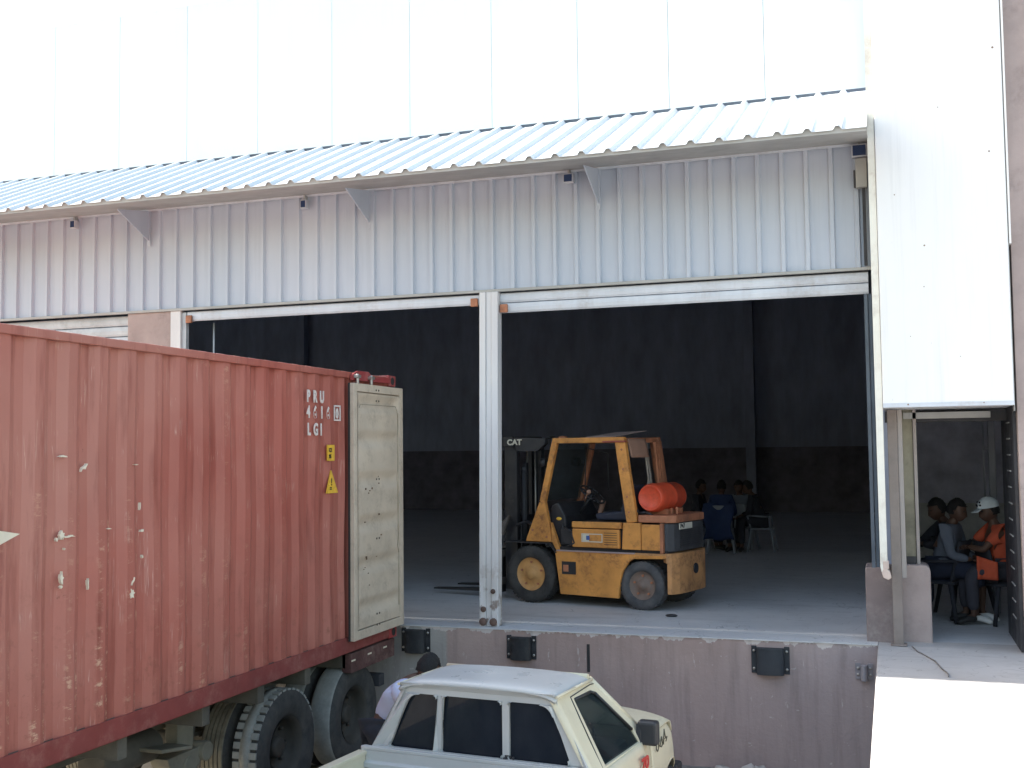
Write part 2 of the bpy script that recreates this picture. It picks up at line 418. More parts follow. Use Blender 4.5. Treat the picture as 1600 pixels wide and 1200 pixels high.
# cladding: trapezoid ribs
def rib_profile(x0, x1, pitch, phase, h, wt, wb_, y, sgn=-1):
    pts = [(x0, y)]
    k = math.ceil((x0 - phase) / pitch + .5)
    while phase + k * pitch + wb_ < x1:
        c = phase + k * pitch
        pts += [(c - wb_ / 2, y), (c - wt / 2, y + sgn * h), (c + wt / 2, y + sgn * h), (c + wb_ / 2, y)]; k += 1
    pts.append((x1, y)); return pts
mb = MB()
pr = rib_profile(-24, -.13, .2352, -.95, .036, .036, .062, YC)
mb.prism(pr + [(-.13, YC + .04), (-24, YC + .04)], 2, 4.83, 6.04)
clad = wb(mb, 'cladding', m_clad)
mb = MB(); mb.box(-24, -.13, YC - .05, YC - .033, 6.02, 6.05); wb(mb, 'top_trim', m_trim)
mb = MB(); mb.box(-24, -.13, YC - .045, YC + .0, 4.80, 4.828); wb(mb, 'bottom_trim', m_soff)
# canopy roof sheet
EY, EZ, RY, RZ = 10.27, 5.92, 12.40, 6.90
pts = rib_profile(-26, -.12, .262, -.37, .035, .03, .085, 0, 1)
mb = MB(); n = len(pts)
sl = Vector((0, RY - EY, RZ - EZ)).normalized(); nn = Vector((0, -sl.z, sl.y))
def rp(p, e, t):
    b = Vector((p[0], EY, EZ)) if e == 0 else Vector((p[0], RY, RZ)); return b + nn * (p[1] + t)
v = [rp(p, e, t) for e in (0, 1) for t in (0, -.006) for p in pts]
f = []
for i in range(n - 1):
    f += [(i, i + 1, 2 * n + i + 1, 2 * n + i), (n + i, 3 * n + i, 3 * n + i + 1, n + i + 1), (i, n + i, n + i + 1, i + 1), (2 * n + i, 2 * n + i + 1, 3 * n + i + 1, 3 * n + i)]
mb.add(v, f); wb(mb, 'canopy_roof', m_roof)
# foam closers at the eave under each rib + soffit
mb = MB(); mb.add([(-26, EY + .02, EZ - .03), (-.12, EY + .02, EZ - .03), (-.12, YC - .03, 6.045), (-26, YC - .03, 6.045)], [(0, 1, 2, 3)])
mb.add([(-26, EY + .02, EZ - .03), (-.12, EY + .02, EZ - .03), (-.12, EY + .02, EZ + .005), (-26, EY + .02, EZ + .005)], [(0, 1, 2, 3)])
for i in range(60):
    c = -.37 - i * .262 - .0
    mb.prism([(c - .045, EZ + .0), (c - .018, EZ + .032), (c + .018, EZ + .032), (c + .045, EZ)], 1, EY + .016, EY + .03)
wb(mb, 'soffit', m_soff)
# ridge flashing and the tall white wall behind
mb = MB(); mb.box(-26, -.12, RY - .01, RY + .03, RZ - .02, RZ + .03); wb(mb, 'ridge_flashing', M('flashing_blue_grey', (.07, .09, .12), .5, .1, .3))
mb = MB(); seams = [-.12] + [-1.31 - 1.165 * k for k in range(18)]
for a, b in zip(seams, seams[1:]): mb.box(b + .0028, a - .0028, 13.60, 13.66, RZ - .3, 9.6)
wb(mb, 'upper_wall', m_up)
mb = MB(); mb.box(-22.2, -.12, 13.642, 13.68, RZ - .3, 9.6); wb(mb, 'upper_wall_backing', M('seam_grey', (.50, .50, .49), .8))
mb = MB(); mb.box(-26, -.12, RY + .03, 13.6, RZ - .12, RZ - .06); wb(mb, 'roof_strip', m_roof)
# eave brackets
for x in (-2.82, -5.46, -8.38):
    mb = MB(); mb.prism([(YC - .03, 5.66), (YC - .03, 6.03), (YC - .62, 5.93)], 0, x - .006, x + .006)
    mb.box(x - .02, x + .02, YC - .035, YC - .03, 5.6, 6.03)
    wb(mb, 'bracket', m_clad)
# roller shutters: rolled-up slats in the two open bays, one closed at the left
def slat_bar(x0, x1, z0, z1, n, mat, name, y=YC + .02):
    mb = MB(); h = (z1 - z0) / n
    for k in range(n):
        a = z0 + k * h
        mb.prism([(y, a), (y - .012, a + h * .18), (y - .016, a + h * .5), (y - .010, a + h * .86), (y, a + h * .93), (y + .02, a + h * .93), (y + .02, a)], 0, x0, x1)
    return wb(mb, name, mat)
slat_bar(-7.86, -4.17, 4.675, 4.795, 1, m_trim, 'roller_shutter')
slat_bar(-3.93, -.16, 4.575, 4.797, 2, m_trim, 'roller_shutter')
slat_bar(-24, -8.72, 1.25, 4.797, 28, m_shut, 'roller_shutter', YC + .07)
for x0, x1, z in ((-7.86, -7.78, 4.65), (-4.26, -4.18, 4.655), (-3.925, -3.84, 4.575)):
    mb = MB(); mb.box(x0, x1, YC - .03, YC + .0, z, z + .09); wb(mb, 'shutter_stop', m_fo, bevel=.006)
mb = MB(); mb.box(-8.68, -8.07, YC - .02, YC + .32, ZD, 4.80); wb(mb, 'wall_column', m_mauve, bevel=.008)
mb = MB(); mb.box(-8.068, -7.93, YC - .028, YC + .05, ZD, 4.80); mb.box(-7.928, -7.87, YC - .0, YC + .06, ZD, 4.78, 1); wb(mb, 'door_jamb', [m_white, m_shut], bevel=.004)
mb = MB(); mb.box(-.205, -.172, YC - .005, YC + .06, ZD, 4.57); mb.box(-.165, -.135, YC + .01, YC + .06, ZD, 4.57); wb(mb, 'door_guide_rail', M('guide_blue_grey', (.10, .13, .17), .6, 0, .2))
mb = MB(); mb.tube((-7.62, YC + .2, 3.2), (-7.62, YC + .2, 4.66), .012, None, 6); wb(mb, 'pull_chain', m_shut)
# centre door post, slightly leaning, rust at the foot
mb = MB()
for (xa, xb, ya, yb) in ((-.105, -.035, -.06, .07), (-.032, .028, -.048, .07), (.031, .105, -.06, .07)):
    v = []
    for z, dx in ((ZD, -4.075), (4.80, -4.04)):
        v += [(dx + xa, YC + ya, z), (dx + xb, YC + ya, z), (dx + xb, YC + yb, z), (dx + xa, YC + yb, z)]
    mb.add(v, [(0, 1, 2, 3), (4, 7, 6, 5), (0, 4, 5, 1), (1, 5, 6, 2), (2, 6, 7, 3), (3, 7, 4, 0)])
def post_mat():
    t = NT('post_white_steel', .5); x, y, z = t.xyz()
    n = t.noise(2, 6, (1, 1, .3)); base = t.mix(t.rng(n, .3, .7), (.60, .60, .62), (.72, .72, .73))
    r = t.noise(9, 6, (1, 1, .7), (4, 0, 0), .7)
    k = t.math('MULTIPLY', t.rng(r, .52, .6), t.rng(z, 2.0, 1.3)); base = t.mix(k, base, (.16, .09, .06))
    low = t.rng(z, 3.2, 1.4, 0, .45); t.col(t.mix(t.math('MULTIPLY', low, t.rng(t.noise(4, 5, (1, 1, .4)), .4, .65)), base, (.42, .38, .33))); return t.m
wb(mb, 'door_post', post_mat(), bevel=.006)
m_rb = M('rusty_brown', (.12, .075, .06), .8, 0, .3)
for (x, z, r_) in ((-4.135, 1.30, .042), (-4.02, 1.30, .042), (-4.13, 1.43, .03), (-4.02, 1.62, .026)):
    mb = MB(); mb.lathe([(0, -.03), (r_ * .7, -.028), (r_, -.016), (r_, 0)], 10, 0, True, (x, YC - .061, z), 1); wb(mb, 'post_fixing', m_rb)

# ---------------------------------------------------------------- side building with white hood
S = empty('side_building', (0, 10.9, 0), 0, 'white sheet hood over an open doorway with a mauve wall on its right', 'building')
def sb(mb, name, mat, **k):
    mb.v = [v - Vector((0, 10.9, 0)) for v in mb.v]; return mb.build(name, mat, S, **k)
mb = MB(); mb.box(-.058, 1.05, 10.87, 11.9, 3.45, 9.1); hood = sb(mb, 'hood_panel', m_clad2, bevel=.008)
mb = MB(); mb.box(-.058, 1.05, 10.855, 10.868, 3.45, 3.49); sb(mb, 'hood_edge_trim', m_trim, bevel=.003)
mb = MB(); mb.box(1.052, 1.058, 10.90, 11.9, 3.4, 9.1); mb.box(1.060, 1.076, 10.87, 11.9, 4.9, 9.1, 1); sb(mb, 'edge_seam_sunlit_strip', [m_soff, m_clad2])  # grey seam plus white strip drawn in as the sunlit return edge
mb = MB()
mb.prism([(-.125, 9.1), (-.125, 2.0), (-.115, 1.95), (-.085, 1.97), (-.062, 1.93), (-.062, 9.1)], 1, 10.885, 11.30); sb(mb, 'white_jamb', M('jamb_white', (.80, .78, .70), .6, 0, .06, dirt=(.5, .42, .35), dirt_amt=.5))
mb = MB()
mb.prism([(-.115, 1.945), (-.10, 1.90), (-.06, 1.88), (-.03, 1.90), (-.045, 1.96), (-.09, 1.99)], 1, 10.87, 10.99); mb.box(-.1, -.05, 10.88, 10.97, 1.98, 2.05); sb(mb, 'jamb_foot', M('broken_render', (.6, .48, .42), .9, 0, .25), bevel=.006)
m_pole = M('pole_dusty_brown', (.25, .21, .19), .7, 0, .15, dirt=(.15, .12, .11)); m_pole2 = M('pole_edge_pale', (.36, .32, .30), .7, 0, .1)
mb = MB(); mb.box(.11, .20, 11.52, 11.75, 1.95, 3.45); mb.box(.205, .235, 11.50, 11.75, 1.95, 3.45, 1); sb(mb, 'inner_jamb', [M('jamb_olive', (.24, .225, .17), .8, 0, .35, 3, dirt=(.08, .08, .06)), m_pole2])
mb = MB(); mb.box(.11, .20, 11.49, 11.52, 1.95, 2.04); sb(mb, 'jamb_bracket', m_dark)
# the room behind
mb = MB(); mb.box(-.02, 7, YD + .30, 19, ZD - .1, ZD - .006); sb(mb, 'room_floor', m_floor)
m_room = M('room_wall', (.66, .66, .72), .9, 0, .25); m_room2 = M('room_wall_pale', (.62, .62, .56), .9, 0, .25)
mb = MB(); mb.box(-.02, 7, 17.0, 17.2, 2.3, 5.0); mb.box(-.02, 7, 16.98, 17.2, ZD, 2.3, 1); sb(mb, 'room_wall', [m_room, m_room2])
mb = MB(); mb.box(-.02, 7, 11.9, 17.2, 5.0, 5.1); sb(mb, 'room_ceiling', m_room)
mb = MB(); mb.box(-.018, .02, YD + .9, 17, ZD, 5.0); sb(mb, 'room_side_wall', m_room)
mb = MB(); mb.box(6.9, 7, 12, 17, ZD, 5); sb(mb, 'room_side_wall', m_room)
mb = MB(); mb.box(-.05, 1.1, 11.6, 11.8, 3.33, 3.44); sb(mb, 'door_header', m_dark)
mb = MB(); mb.box(.12, .9, 11.50, 11.59, 3.36, 3.42); sb(mb, 'header_bar', m_soff)
mb = MB(); mb.box(1.078, 3.4, 10.95, 12.25, ZD, 9.1); mb.box(3.4, 7, 10.95, 11.3, ZD, 9.1); sb(mb, 'mauve_wall', m_mauve, bevel=.006)
# slotted door guide on the reveal
mb = MB(); mb.box(1.048, 1.075, 11.05, 12.2, ZD, 3.45)
for k in range(13):
    mb.box(1.041, 1.0475, 11.35, 11.65, 1.5 + k * .15, 1.512 + k * .15, 1)
sb(mb, 'door_guide', [m_dark, m_soff])
mb = MB(); mb.box(1.025, 1.095, 13.55, 13.61, ZD, 3.9); mb.box(.97, .988, 13.6, 13.63, 2.35, 3.9); mb.box(.97, 1.04, 13.595, 13.61, 3.05, 3.08); sb(mb, 'steel_channel', M('channel_grey', (.22, .23, .26), .5, .2, .15), bevel=.004)

m_spot = M('rust_spot', (.22, .15, .12), .8)
for (x, z, r_) in ((.10, 5.42, .006), (.33, 4.55, .005), (.345, 4.93, .008), (.92, 5.75, .008), (.62, 3.9, .004), (.98, 6.70, .010), (.16, 3.475, .008), (.80, 3.478, .006), (.50, 6.2, .005), (.2, 4.1, .004)):
    mb = MB(); mb.lathe([(0, -.003), (r_ * .8, -.0025), (r_, 0)], 8, 0, True, (x, 10.8695 if z > 3.5 else 10.8545, z), 1); sb(mb, 'panel_screw', m_spot)
# plinth and steel pole in front
P_ = empty('concrete_plinth', (.02, 11.45, ZD), 0, 'mauve painted concrete plinth with rounded top at the foot of the steel pole', 'plinth')
mb = MB()
def rounded(x0, x1, z1, r_): return [(x0, -.02), (x0, z1 - r_)] + [(x0 + r_ - r_ * math.cos(a), z1 - r_ + r_ * math.sin(a)) for a in (R(30), R(60), R(90))] + [(x1 - r_ + r_ * math.sin(a), z1 - r_ + r_ * math.cos(a)) for a in (0, R(30), R(60), R(90))] + [(x1, -.02)]
mb.prism(rounded(-.29, .0, .70, .02), 1, -.14, .3); mb.build('plinth_block', m_curb, P_, bevel=.012)
mb = MB(); mb.prism(rounded(.002, .30, .72, .06), 1, -.05, .3); mb.build('plinth_block', m_mauve, P_, bevel=.015)
P_ = empty('steel_pole', (.02, 11.15, ZD), 0, 'brown grey steel channel pole standing on the platform below the white hood', 'pole')
mb = MB(); mb.box(-.048, .04, .0, .05, 0, 2.19); mb.build('pole_channel', m_pole, P_, bevel=.004)
mb = MB(); mb.box(.042, .085, .02, .09, .62, 2.19); mb.build('pole_flange', m_pole2, P_, bevel=.004)
mb = MB(); mb.box(-.075, .07, -.04, .1, .0, .012); mb.build('base_plate', m_pole, P_, bevel=.003)
mb = MB(); pts = [(.13, 11.1), (.15, 10.98), (.17, 10.85), (.22, 10.7), (.26, 10.55), (.30, 10.42), (.33, 10.2), (.345, 10.05), (.375, 9.9), (.385, 9.8), (.38, 9.72)]
mb.path([(x, y, ZD + .004) for x, y in pts], .006, 6); tag(mb.build('hose', m_hose), 'thin grey cable lying on the platform concrete in front of the pole', 'cable')

# ---------------------------------------------------------------- dock bumpers
def bumper(x0, x1, z0, z1, mat, label):
    w_ = x1 - x0; e = empty('dock_bumper', ((x0 + x1) / 2, YD, (z0 + z1) / 2), 0, label, 'dock bumper', 'D shaped bumpers bolted along the dock wall')
    h = (z1 - z0) / 2; fl = .05
    mb = MB(); prof = [(-w_ / 2 + fl, -.014)] + [(-(w_ / 2 - fl) * math.cos(a), -.02 - .08 * math.sin(a) ** .5) for a in [R(12 + 156 * i / 14) for i in range(15)]] + [(w_ / 2 - fl, -.014)]
    mb.prism(prof, 2, -h - .005, h - .012); mb.build('rubber_block', mat, e, bevel=.004)
    for s in (-1, 1):
        mb = MB(); xa = s * w_ / 2; mb.box(min(xa, xa - s * fl), max(xa, xa - s * fl), -.016, -.002, -h, h)
        fo = mb.build('flange', mat, e, bevel=.003)
        for q in (-1, 1):
            b = MB(); b.lathe([(0, -.03), (.012, -.028), (.014, -.016), (.014, -.01)], 8, 0, True, (s * (w_ / 2 - fl / 2), 0, q * (h - .045)), 1); b.build('bolt', m_bolt, fo)
    return e
bumper(-5.03, -4.70, .97, 1.22, m_bump, 'black rubber dock bumper beside the open cream container door')
bumper(-3.84, -3.52, .95, 1.19, m_bump, 'black rubber dock bumper below the white door post')
bumper(-1.34, -.98, .93, 1.19, M('bumper_grey', (.028, .033, .04), .7, 0, .25), 'grey worn rubber dock bumper on the wall at the right of the pickup')
bumper(-.38, -.22, .92, 1.07, M('bumper_faded', (.25, .24, .26), .8, 0, .2), 'small faded grey dock bumper next to the platform corner')

# ---------------------------------------------------------------- lights under the eave
def flood(x, z, w_, label, h=.1):
    e = empty('floodlight', (x, YC - .10, z), 0, label, 'floodlight', 'small square floodlights under the eave')
    mb = MB(); mb.box(-w_ / 2, w_ / 2, -.03, .05, -h / 2, h / 2); mb.build('housing', m_louv, e, bevel=.004)
    mb = MB(); mb.box(-w_ / 2 + .012, w_ / 2 - .012, -.034, -.031, -h / 2 + .012, h / 2 - .012); mb.build('lens', m_lens, e)
    mb = MB(); mb.box(-.01, .01, .0, .06, h / 2, h / 2 + .06); mb.build('mount', m_soff, e)
flood(-9.42, 5.93, .08, 'small pale floodlight under the eave, leftmost of the four'); flood(-6.24, 5.92, .08, 'small dark floodlight under the eave left of the bracket over the first bay')
flood(-3.12, 5.94, .11, 'dark blue square floodlight under the eave above the second bay'); flood(-.205, 5.95, .145, 'white framed blue floodlight in the corner beside the white hood', .125)
e = empty('junction_box', (-.19, YC - .09, 5.74), 0, 'grey box with dark side under the corner floodlight', 'electrical box')
mb = MB(); mb.box(-.055, .05, -.05, .05, -.15, .13); mb.build('box_body', m_soff, e, bevel=.006)
mb = MB(); mb.box(-.075, -.057, -.04, .04, -.14, .02); mb.build('box_cover', m_dark, e, bevel=.004)
mb = MB(); mb.box(.0, .03, .0, .05, -.9, -.15); mb.build('conduit', m_dark, e)

# ================================================================ SHIPPING CONTAINER
XC = -5.02; Z0, Z1 = 1.16, 3.905; CY0, CY1 = -1.1, 10.99
K = empty('shipping_container', (XC - 1.22, CY1, Z0), 0, 'worn red corrugated shipping container backed up to the dock', 'container')
KO = Vector((XC - 1.22, CY1, Z0))
def kb(mb, name, mat, keep=False, **k):
    o = mb.build(name, mat, K, **k); o.matrix_parent_inverse = Matrix.Translation(-KO); return o
# corrugated side: outer flats, slopes, inner flats
def corr(y0, y1, pitch, phase):
    pts = []; k = math.floor((y0 - phase) / pitch) - 1
    while phase + k * pitch < y1:
        b = phase + k * pitch
        for dy, d in ((0, -.040), (.075, -.040), (.145, -.004), (.225, -.004)):
            y = b + dy
            if y0 < y < y1: pts.append((y, d))
        k += 1
    return [(y0, pts[0][1])] + pts + [(y1, -.04)]
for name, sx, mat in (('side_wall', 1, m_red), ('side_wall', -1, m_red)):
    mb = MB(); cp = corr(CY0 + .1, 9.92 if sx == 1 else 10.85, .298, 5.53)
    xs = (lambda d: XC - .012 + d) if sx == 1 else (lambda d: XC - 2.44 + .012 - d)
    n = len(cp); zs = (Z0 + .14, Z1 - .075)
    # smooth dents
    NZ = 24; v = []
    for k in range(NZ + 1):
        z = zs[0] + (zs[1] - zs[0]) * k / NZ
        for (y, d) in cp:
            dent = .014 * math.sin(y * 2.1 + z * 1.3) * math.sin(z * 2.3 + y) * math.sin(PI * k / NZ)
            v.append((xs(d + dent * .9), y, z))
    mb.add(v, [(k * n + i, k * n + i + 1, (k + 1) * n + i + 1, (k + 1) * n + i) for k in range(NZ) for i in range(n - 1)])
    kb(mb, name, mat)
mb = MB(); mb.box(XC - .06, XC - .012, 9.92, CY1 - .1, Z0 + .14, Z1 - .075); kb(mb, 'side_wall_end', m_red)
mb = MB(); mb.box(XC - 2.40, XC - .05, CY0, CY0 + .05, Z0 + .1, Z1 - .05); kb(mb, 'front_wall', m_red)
# inside back: open rear, inner floor, roof
mb = MB(); rp_ = []
k = 0; y = CY0 + .06
while y < CY1 - .35: rp_ += [(y, Z1 - .03), (y + .09, Z1 - .03), (y + .12, Z1 - .008), (y + .21, Z1 - .008)]; y += .24
mb.prism(rp_ + [(CY1 - .05, Z1 - .03), (CY1 - .05, Z1 - .05), (CY0 + .06, Z1 - .05)], 0, XC - 2.38, XC - .055); kb(mb, 'roof', M('roof_red_bleached', (.36, .22, .195), .6, 0, .15, dirt=(.6, .55, .5)))
mb = MB(); mb.box(XC - 2.38, XC - .05, CY0 + .05, CY1 - .05, Z0 + .12, Z0 + .15); kb(mb, 'container_floor', m_chas)
for x0, x1 in ((XC - .068, XC + .0), (XC - 2.44, XC - 2.372)):
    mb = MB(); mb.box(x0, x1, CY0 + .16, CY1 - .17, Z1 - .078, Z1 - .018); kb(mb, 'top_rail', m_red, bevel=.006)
    mb = MB()
    xo = x1 if x0 > XC - 1 else x0; s = 1 if x0 > XC - 1 else -1
    mb.prism([(xo - s * .004, Z0 + .155), (xo - s * .016, Z0 + .155), (xo - s * .016, Z0 + .0), (xo - s * .07, Z0 + .0), (xo - s * .07, Z0 + .012), (xo - s * .0, Z0 + .012)], 1, CY0 + .16, CY1 - .17)
    kb(mb, 'bottom_rail', m_rail)
m_pin = M('castings_red', (.30, .045, .045), .6, 0, .2, dirt=(.55, .4, .35), dirt_amt=.4)
for x0 in (XC - .155, XC - 2.445):
    for y0 in (CY0, CY1 - .17):
        mb = MB(); mb.box(x0, x0 + .16, y0, y0 + .17, Z0 + .12, Z1 - .12); kb(mb, 'corner_post', m_pin, bevel=.006)
        for z0 in (Z0 - .006, Z1 - .115):
            mb = MB(); mb.box(x0 - .003, x0 + .165, y0 - .003, y0 + .175, z0, z0 + .12)
            cc = mb.build('corner_casting', m_pin, K, bevel=.012); cc.matrix_parent_inverse = Matrix.Translation(-KO)
            sgn = 1 if x0 > XC - 1 else -1
            b = MB(); xf = x0 + (.1655 if sgn > 0 else -.0035)
            b.lathe([(0, 0), (.032, 0), (.04, .004 * sgn), (.04, 0)], 14, 0, True, (xf, y0 + .085, z0 + .06), 0)
            h_ = b.build('casting_hole', m_gasket, cc)
mb = MB(); mb.box(XC - 2.28, XC - .16, CY1 - .14, CY1 - .0, Z1 - .16, Z1 - .01); kb(mb, 'door_header', m_pin, bevel=.006)
mb = MB(); mb.box(XC - 2.28, XC - .16, CY1 - .14, CY1 - .0, Z0 + .0, Z0 + .14); kb(mb, 'door_sill', m_pin, bevel=.006)
# header plate with lugs seen over the folded door
mb = MB(); mb.prism([(9.92, Z1 - .045), (10.05, Z1 + .0), (10.28, Z1 + .005), (10.4, Z1 - .055), (10.62, Z1 - .03), (10.82, Z1 - .03), (10.82, Z1 - .085), (9.92, Z1 - .1)], 0, XC + .006, XC + .035); kb(mb, 'header_plate', m_pin, bevel=.004)
for y_ in (9.98, 10.29):
    mb = MB(); mb.tube((XC + .06, y_, Z1 - .16), (XC + .06, y_, Z1 - .035), .017, None, 10); mb.box(XC + .035, XC + .085, y_ - .035, y_ + .035, Z1 - .075, Z1 - .045)
    kb(mb, 'lock_cam', m_bolt, bevel=.003)

# folded door leaf (inner face outwards), hinged at the rear corner post
def door_leaf(parent):
    D0, D1, DZ0, DZ1 = 9.86, 11.02, 1.28, 3.775; xf = XC + .08; xb = XC + .03
    d = MB(); d.box(xb, xf - .040, D0, D1, DZ0, DZ1)
    ip = [(D0 + .08, DZ0 + .09), (D1 - .09, DZ0 + .09), (D1 - .09, DZ1 - .08), (D0 + .08, DZ1 - .08)]
    op = [(D0, DZ0), (D1, DZ0), (D1, DZ1), (D0, DZ1)]
    d.frame(op, ip, 0, xf - .040, xf)
    door = d.build('door', m_doorin, parent, bevel=.005); door.matrix_parent_inverse = Matrix.Translation(-KO)
    # inner panel: wide flat bands pressed between shallow troughs
    def px(u, v_):
        z = DZ0 + .10 + (DZ1 - DZ0 - .19) * v_; y = D0 + .09 + (D1 - D0 - .19) * u
        d_ = 0
        for c in (.085, .265, .44, .625, .80, .955):
            t = abs(v_ - c) / .048
            if t < 1: d_ = -.034 * (.5 + .5 * math.cos(PI * t))
        edge = min(u, 1 - u) / .06
        d_ *= min(1, edge)
        return (xf - .004 + d_ + .0015, y, z)
    p = MB(); p.grid(px, 24, 160); q = p.build('inner_panel', m_doorin, door)
    g = MB(); g.box(xb - .008, xb + .01, D0 - .014, D0 - .0015, DZ0, DZ1); g.box(xb, xf - .01, D1 + .001, D1 + .012, DZ0, DZ1, 1); g.build('gasket', [m_gasket, m_doorin], door)
    g = MB(); cr = .006
    pts = [(D0 + .11, DZ1 - .24), (D0 + .14, DZ1 - .205), (D1 - .20, DZ1 - .20), (D1 - .16, DZ1 - .24), (D1 - .14, DZ1 - .30), (D1 - .14, 2.2), (D1 - .155, 2.12), (D1 - .13, 2.05), (D1 - .13, 1.5)]
    for (y, z), (y2, z2) in zip(pts, pts[1:]): g.tube((xf + .002, y, z), (xf + .002, y2, z2), .0035, None, 5)
    g.build('panel_seam', M('seam_brown', (.34, .28, .20), .8), door)
    g = MB()
    for z in (DZ1 - .05, DZ1 - .16, DZ1 - .95, DZ0 + .95, DZ0 + .20, DZ0 + .09):
        for y in (D0 + .50, D0 + .56): g.lathe([(0, .006), (.009, .005), (.011, 0)], 8, 0, True, (xf, y, z), 0)
    g.build('rivet', M('rivet_dark', (.10, .08, .06), .7), door)
    for z in (1.45, 2.15, 2.85, 3.6):
        g = MB(); g.tube((XC + .04, D1 - .015, z - .06), (XC + .04, D1 - .015, z + .06), .016, None, 8); g.build('hinge', m_pin, door)
    g = MB()
    for _ in range(16):
        z = random.choice([random.uniform(1.5, 2.1), random.uniform(2.2, 2.9)]); y = random.uniform(D0 + .2, D0 + .6); l = random.uniform(.006, .02)
        g.box(xf - .003, xf + .0012, y, y + .008 + random.random() * .02, z, z + l)
    g.build('rust_fleck', M('fleck', (.13, .07, .04), .9), door)
door_leaf(K)
# lettering
def ktext(t, y, z, size, mat, sx=.6, bold=.006, dx=0):
    o = text_mesh('lettering', t, size, mat, K, frame4((XC - .002 + dx, y, z), (0, 1, 0), (0, 0, 1)), sx, .003, bold)
    o.matrix_parent_inverse = Matrix.Translation(-KO); return o
ktext('P', 9.08, 3.565, .15, m_lett, .75); ktext('R', 9.20, 3.565, .15, m_lett, .75); ktext('U', 9.325, 3.565, .15, m_lett, .75)
for i, ch in enumerate('4616'): ktext(ch, 9.08 + i * .127, 3.42, .15, m_lett, .75)
mb = MB(); yb_ = 9.625; mb.frame([(yb_ - .015, 3.40), (yb_ + .115, 3.40), (yb_ + .115, 3.55), (yb_ - .015, 3.55)], [(yb_, 3.415), (yb_ + .1, 3.415), (yb_ + .1, 3.535), (yb_, 3.535)], 0, XC - .008, XC - .001)
kb(mb, 'lettering', m_lett); ktext('0', yb_ + .018, 3.428, .125, m_lett, .75)
for i, ch in enumerate('LG1'): ktext(ch, 9.09 + i * .115, 3.262, .15, m_lett, .75)
mb = MB(); mb.box(XC - .012, XC + .001, 9.475, 9.61, 3.02, 3.17); kb(mb, 'yellow_label', m_yel); ktext('CE', 9.495, 3.105, .05, m_blk, .9, .002, .0045); ktext('95', 9.495, 3.045, .05, m_blk, .9, .002, .0045)
mb = MB(); mb.prism([(9.455, 2.715), (9.68, 2.715), (9.545, 2.93)], 0, XC - .012, XC + .001); kb(mb, 'warning_triangle', m_yel); ktext('!', 9.535, 2.79, .09, m_blk, .9, .002, .0045); ktext('=', 9.51, 2.735, .07, m_blk, .9, .002, .0045)
# cream remains of an old arrow and torn paint
mb = MB(); mb.prism([(4.7, 2.77), (5.545, 2.62), (5.44, 2.585), (4.7, 2.33)], 0, XC - .012, XC - .004); kb(mb, 'painted_arrow', m_chip)
import numpy as _n  # only for small projections of where torn paint sits
def kpt(px, py):
    d = fw + rt2 * ((px - 800) / FPX) + up2 * ((600 - py) / FPX); t = (XC - .01) / d.x; return (d.y * t, 3.08 + d.z * t)
def chip(px, py, w_, h_, n=7, sk=0):
    n *= 2
    mb = MB(); y, z = kpt(px, py); pts = []
    for i in range(n):
        a = 2 * PI * i / n; r_ = random.uniform(.35, 1.2); pts.append((y + w_ * r_ * math.cos(a) + sk * math.sin(a), z + h_ * r_ * math.sin(a)))
    mb.prism(pts, 0, XC - .022, XC - .003); return mb
for a in ((98, 713, .05, .008, 8), (131, 730, .022, .03, 7, .025), (96, 836, .025, .03, 8), (108, 838, .055, .008, 6), (88, 843, .01, .012), (96, 903, .016, .05, 6), (95, 917, .012, .012), (137, 913, .008, .05, 6), (207, 908, .014, .04, 5, .015), (206, 927, .03, .035, 6), (221, 829, .02, .014, 5), (222, 869, .008, .02, 5), (218, 790, .006, .03, 5), (100, 858, .008, .008, 5), (212, 726, .03, .004, 5), (170, 826, .03, .004, 5)):
    kb(chip(*a), 'torn_paint', m_chip)

# ================================================================ SEMI TRAILER
T = empty('semi_trailer', (XC - 1.22, 9.5, 0), 0, 'dusty trailer chassis with dual tyres carrying the red container', 'trailer')
TO = Vector((XC - 1.22, 9.5, 0))
def tb(mb, name, mat, parent=None, **k):
    o = mb.build(name, mat, parent or T, **k)
    if parent is None: o.matrix_parent_inverse = Matrix.Translation(-TO)
    return o
for x in (XC - .8, XC - 1.75):
    mb = MB(); mb.box(x, x + .12, CY0, CY1 - .1, .86, 1.14); tb(mb, 'frame_rail', m_chas, bevel=.005)
for y in (10.8, 10.0, 9.2, 8.4, 7.6, 6.6, 5.4, 4.0, 2.0, 0.0):
    mb = MB(); mb.box(XC - 2.3, XC - .06, y - .05, y + .05, 1.0, 1.15); tb(mb, 'crossmember', m_chas, bevel=.005)
mb = MB(); mb.box(XC - 2.4, XC - .02, 10.62, 10.74, .70, .82); mb.box(XC - .9, XC - .8, 10.62, 10.7, .8, 1.0); mb.box(XC - 1.7, XC - 1.6, 10.62, 10.7, .8, 1.0); tb(mb, 'rear_bumper', m_dark, bevel=.006)
mb = MB(); mb.box(XC - .10, XC + .0, 9.95, 10.95, .96, 1.145)
for i in range(4): mb.box(XC - .01, XC + .008, 10.05 + i * .22, 10.13 + i * .22, 1.0, 1.06)
tb(mb, 'rear_side_plate', M('trailer_oxide', (.10, .045, .04), .8, 0, .35, dirt=(.3, .2, .17)), bevel=.004)
mb = MB()
for i in range(3): mb.box(XC + .001, XC + .006, 9.95 + i * .36, 10.03 + i * .36, 1.07 + .005 * i, 1.085 + .005 * i)
tb(mb, 'reflector_scrap', m_chip)

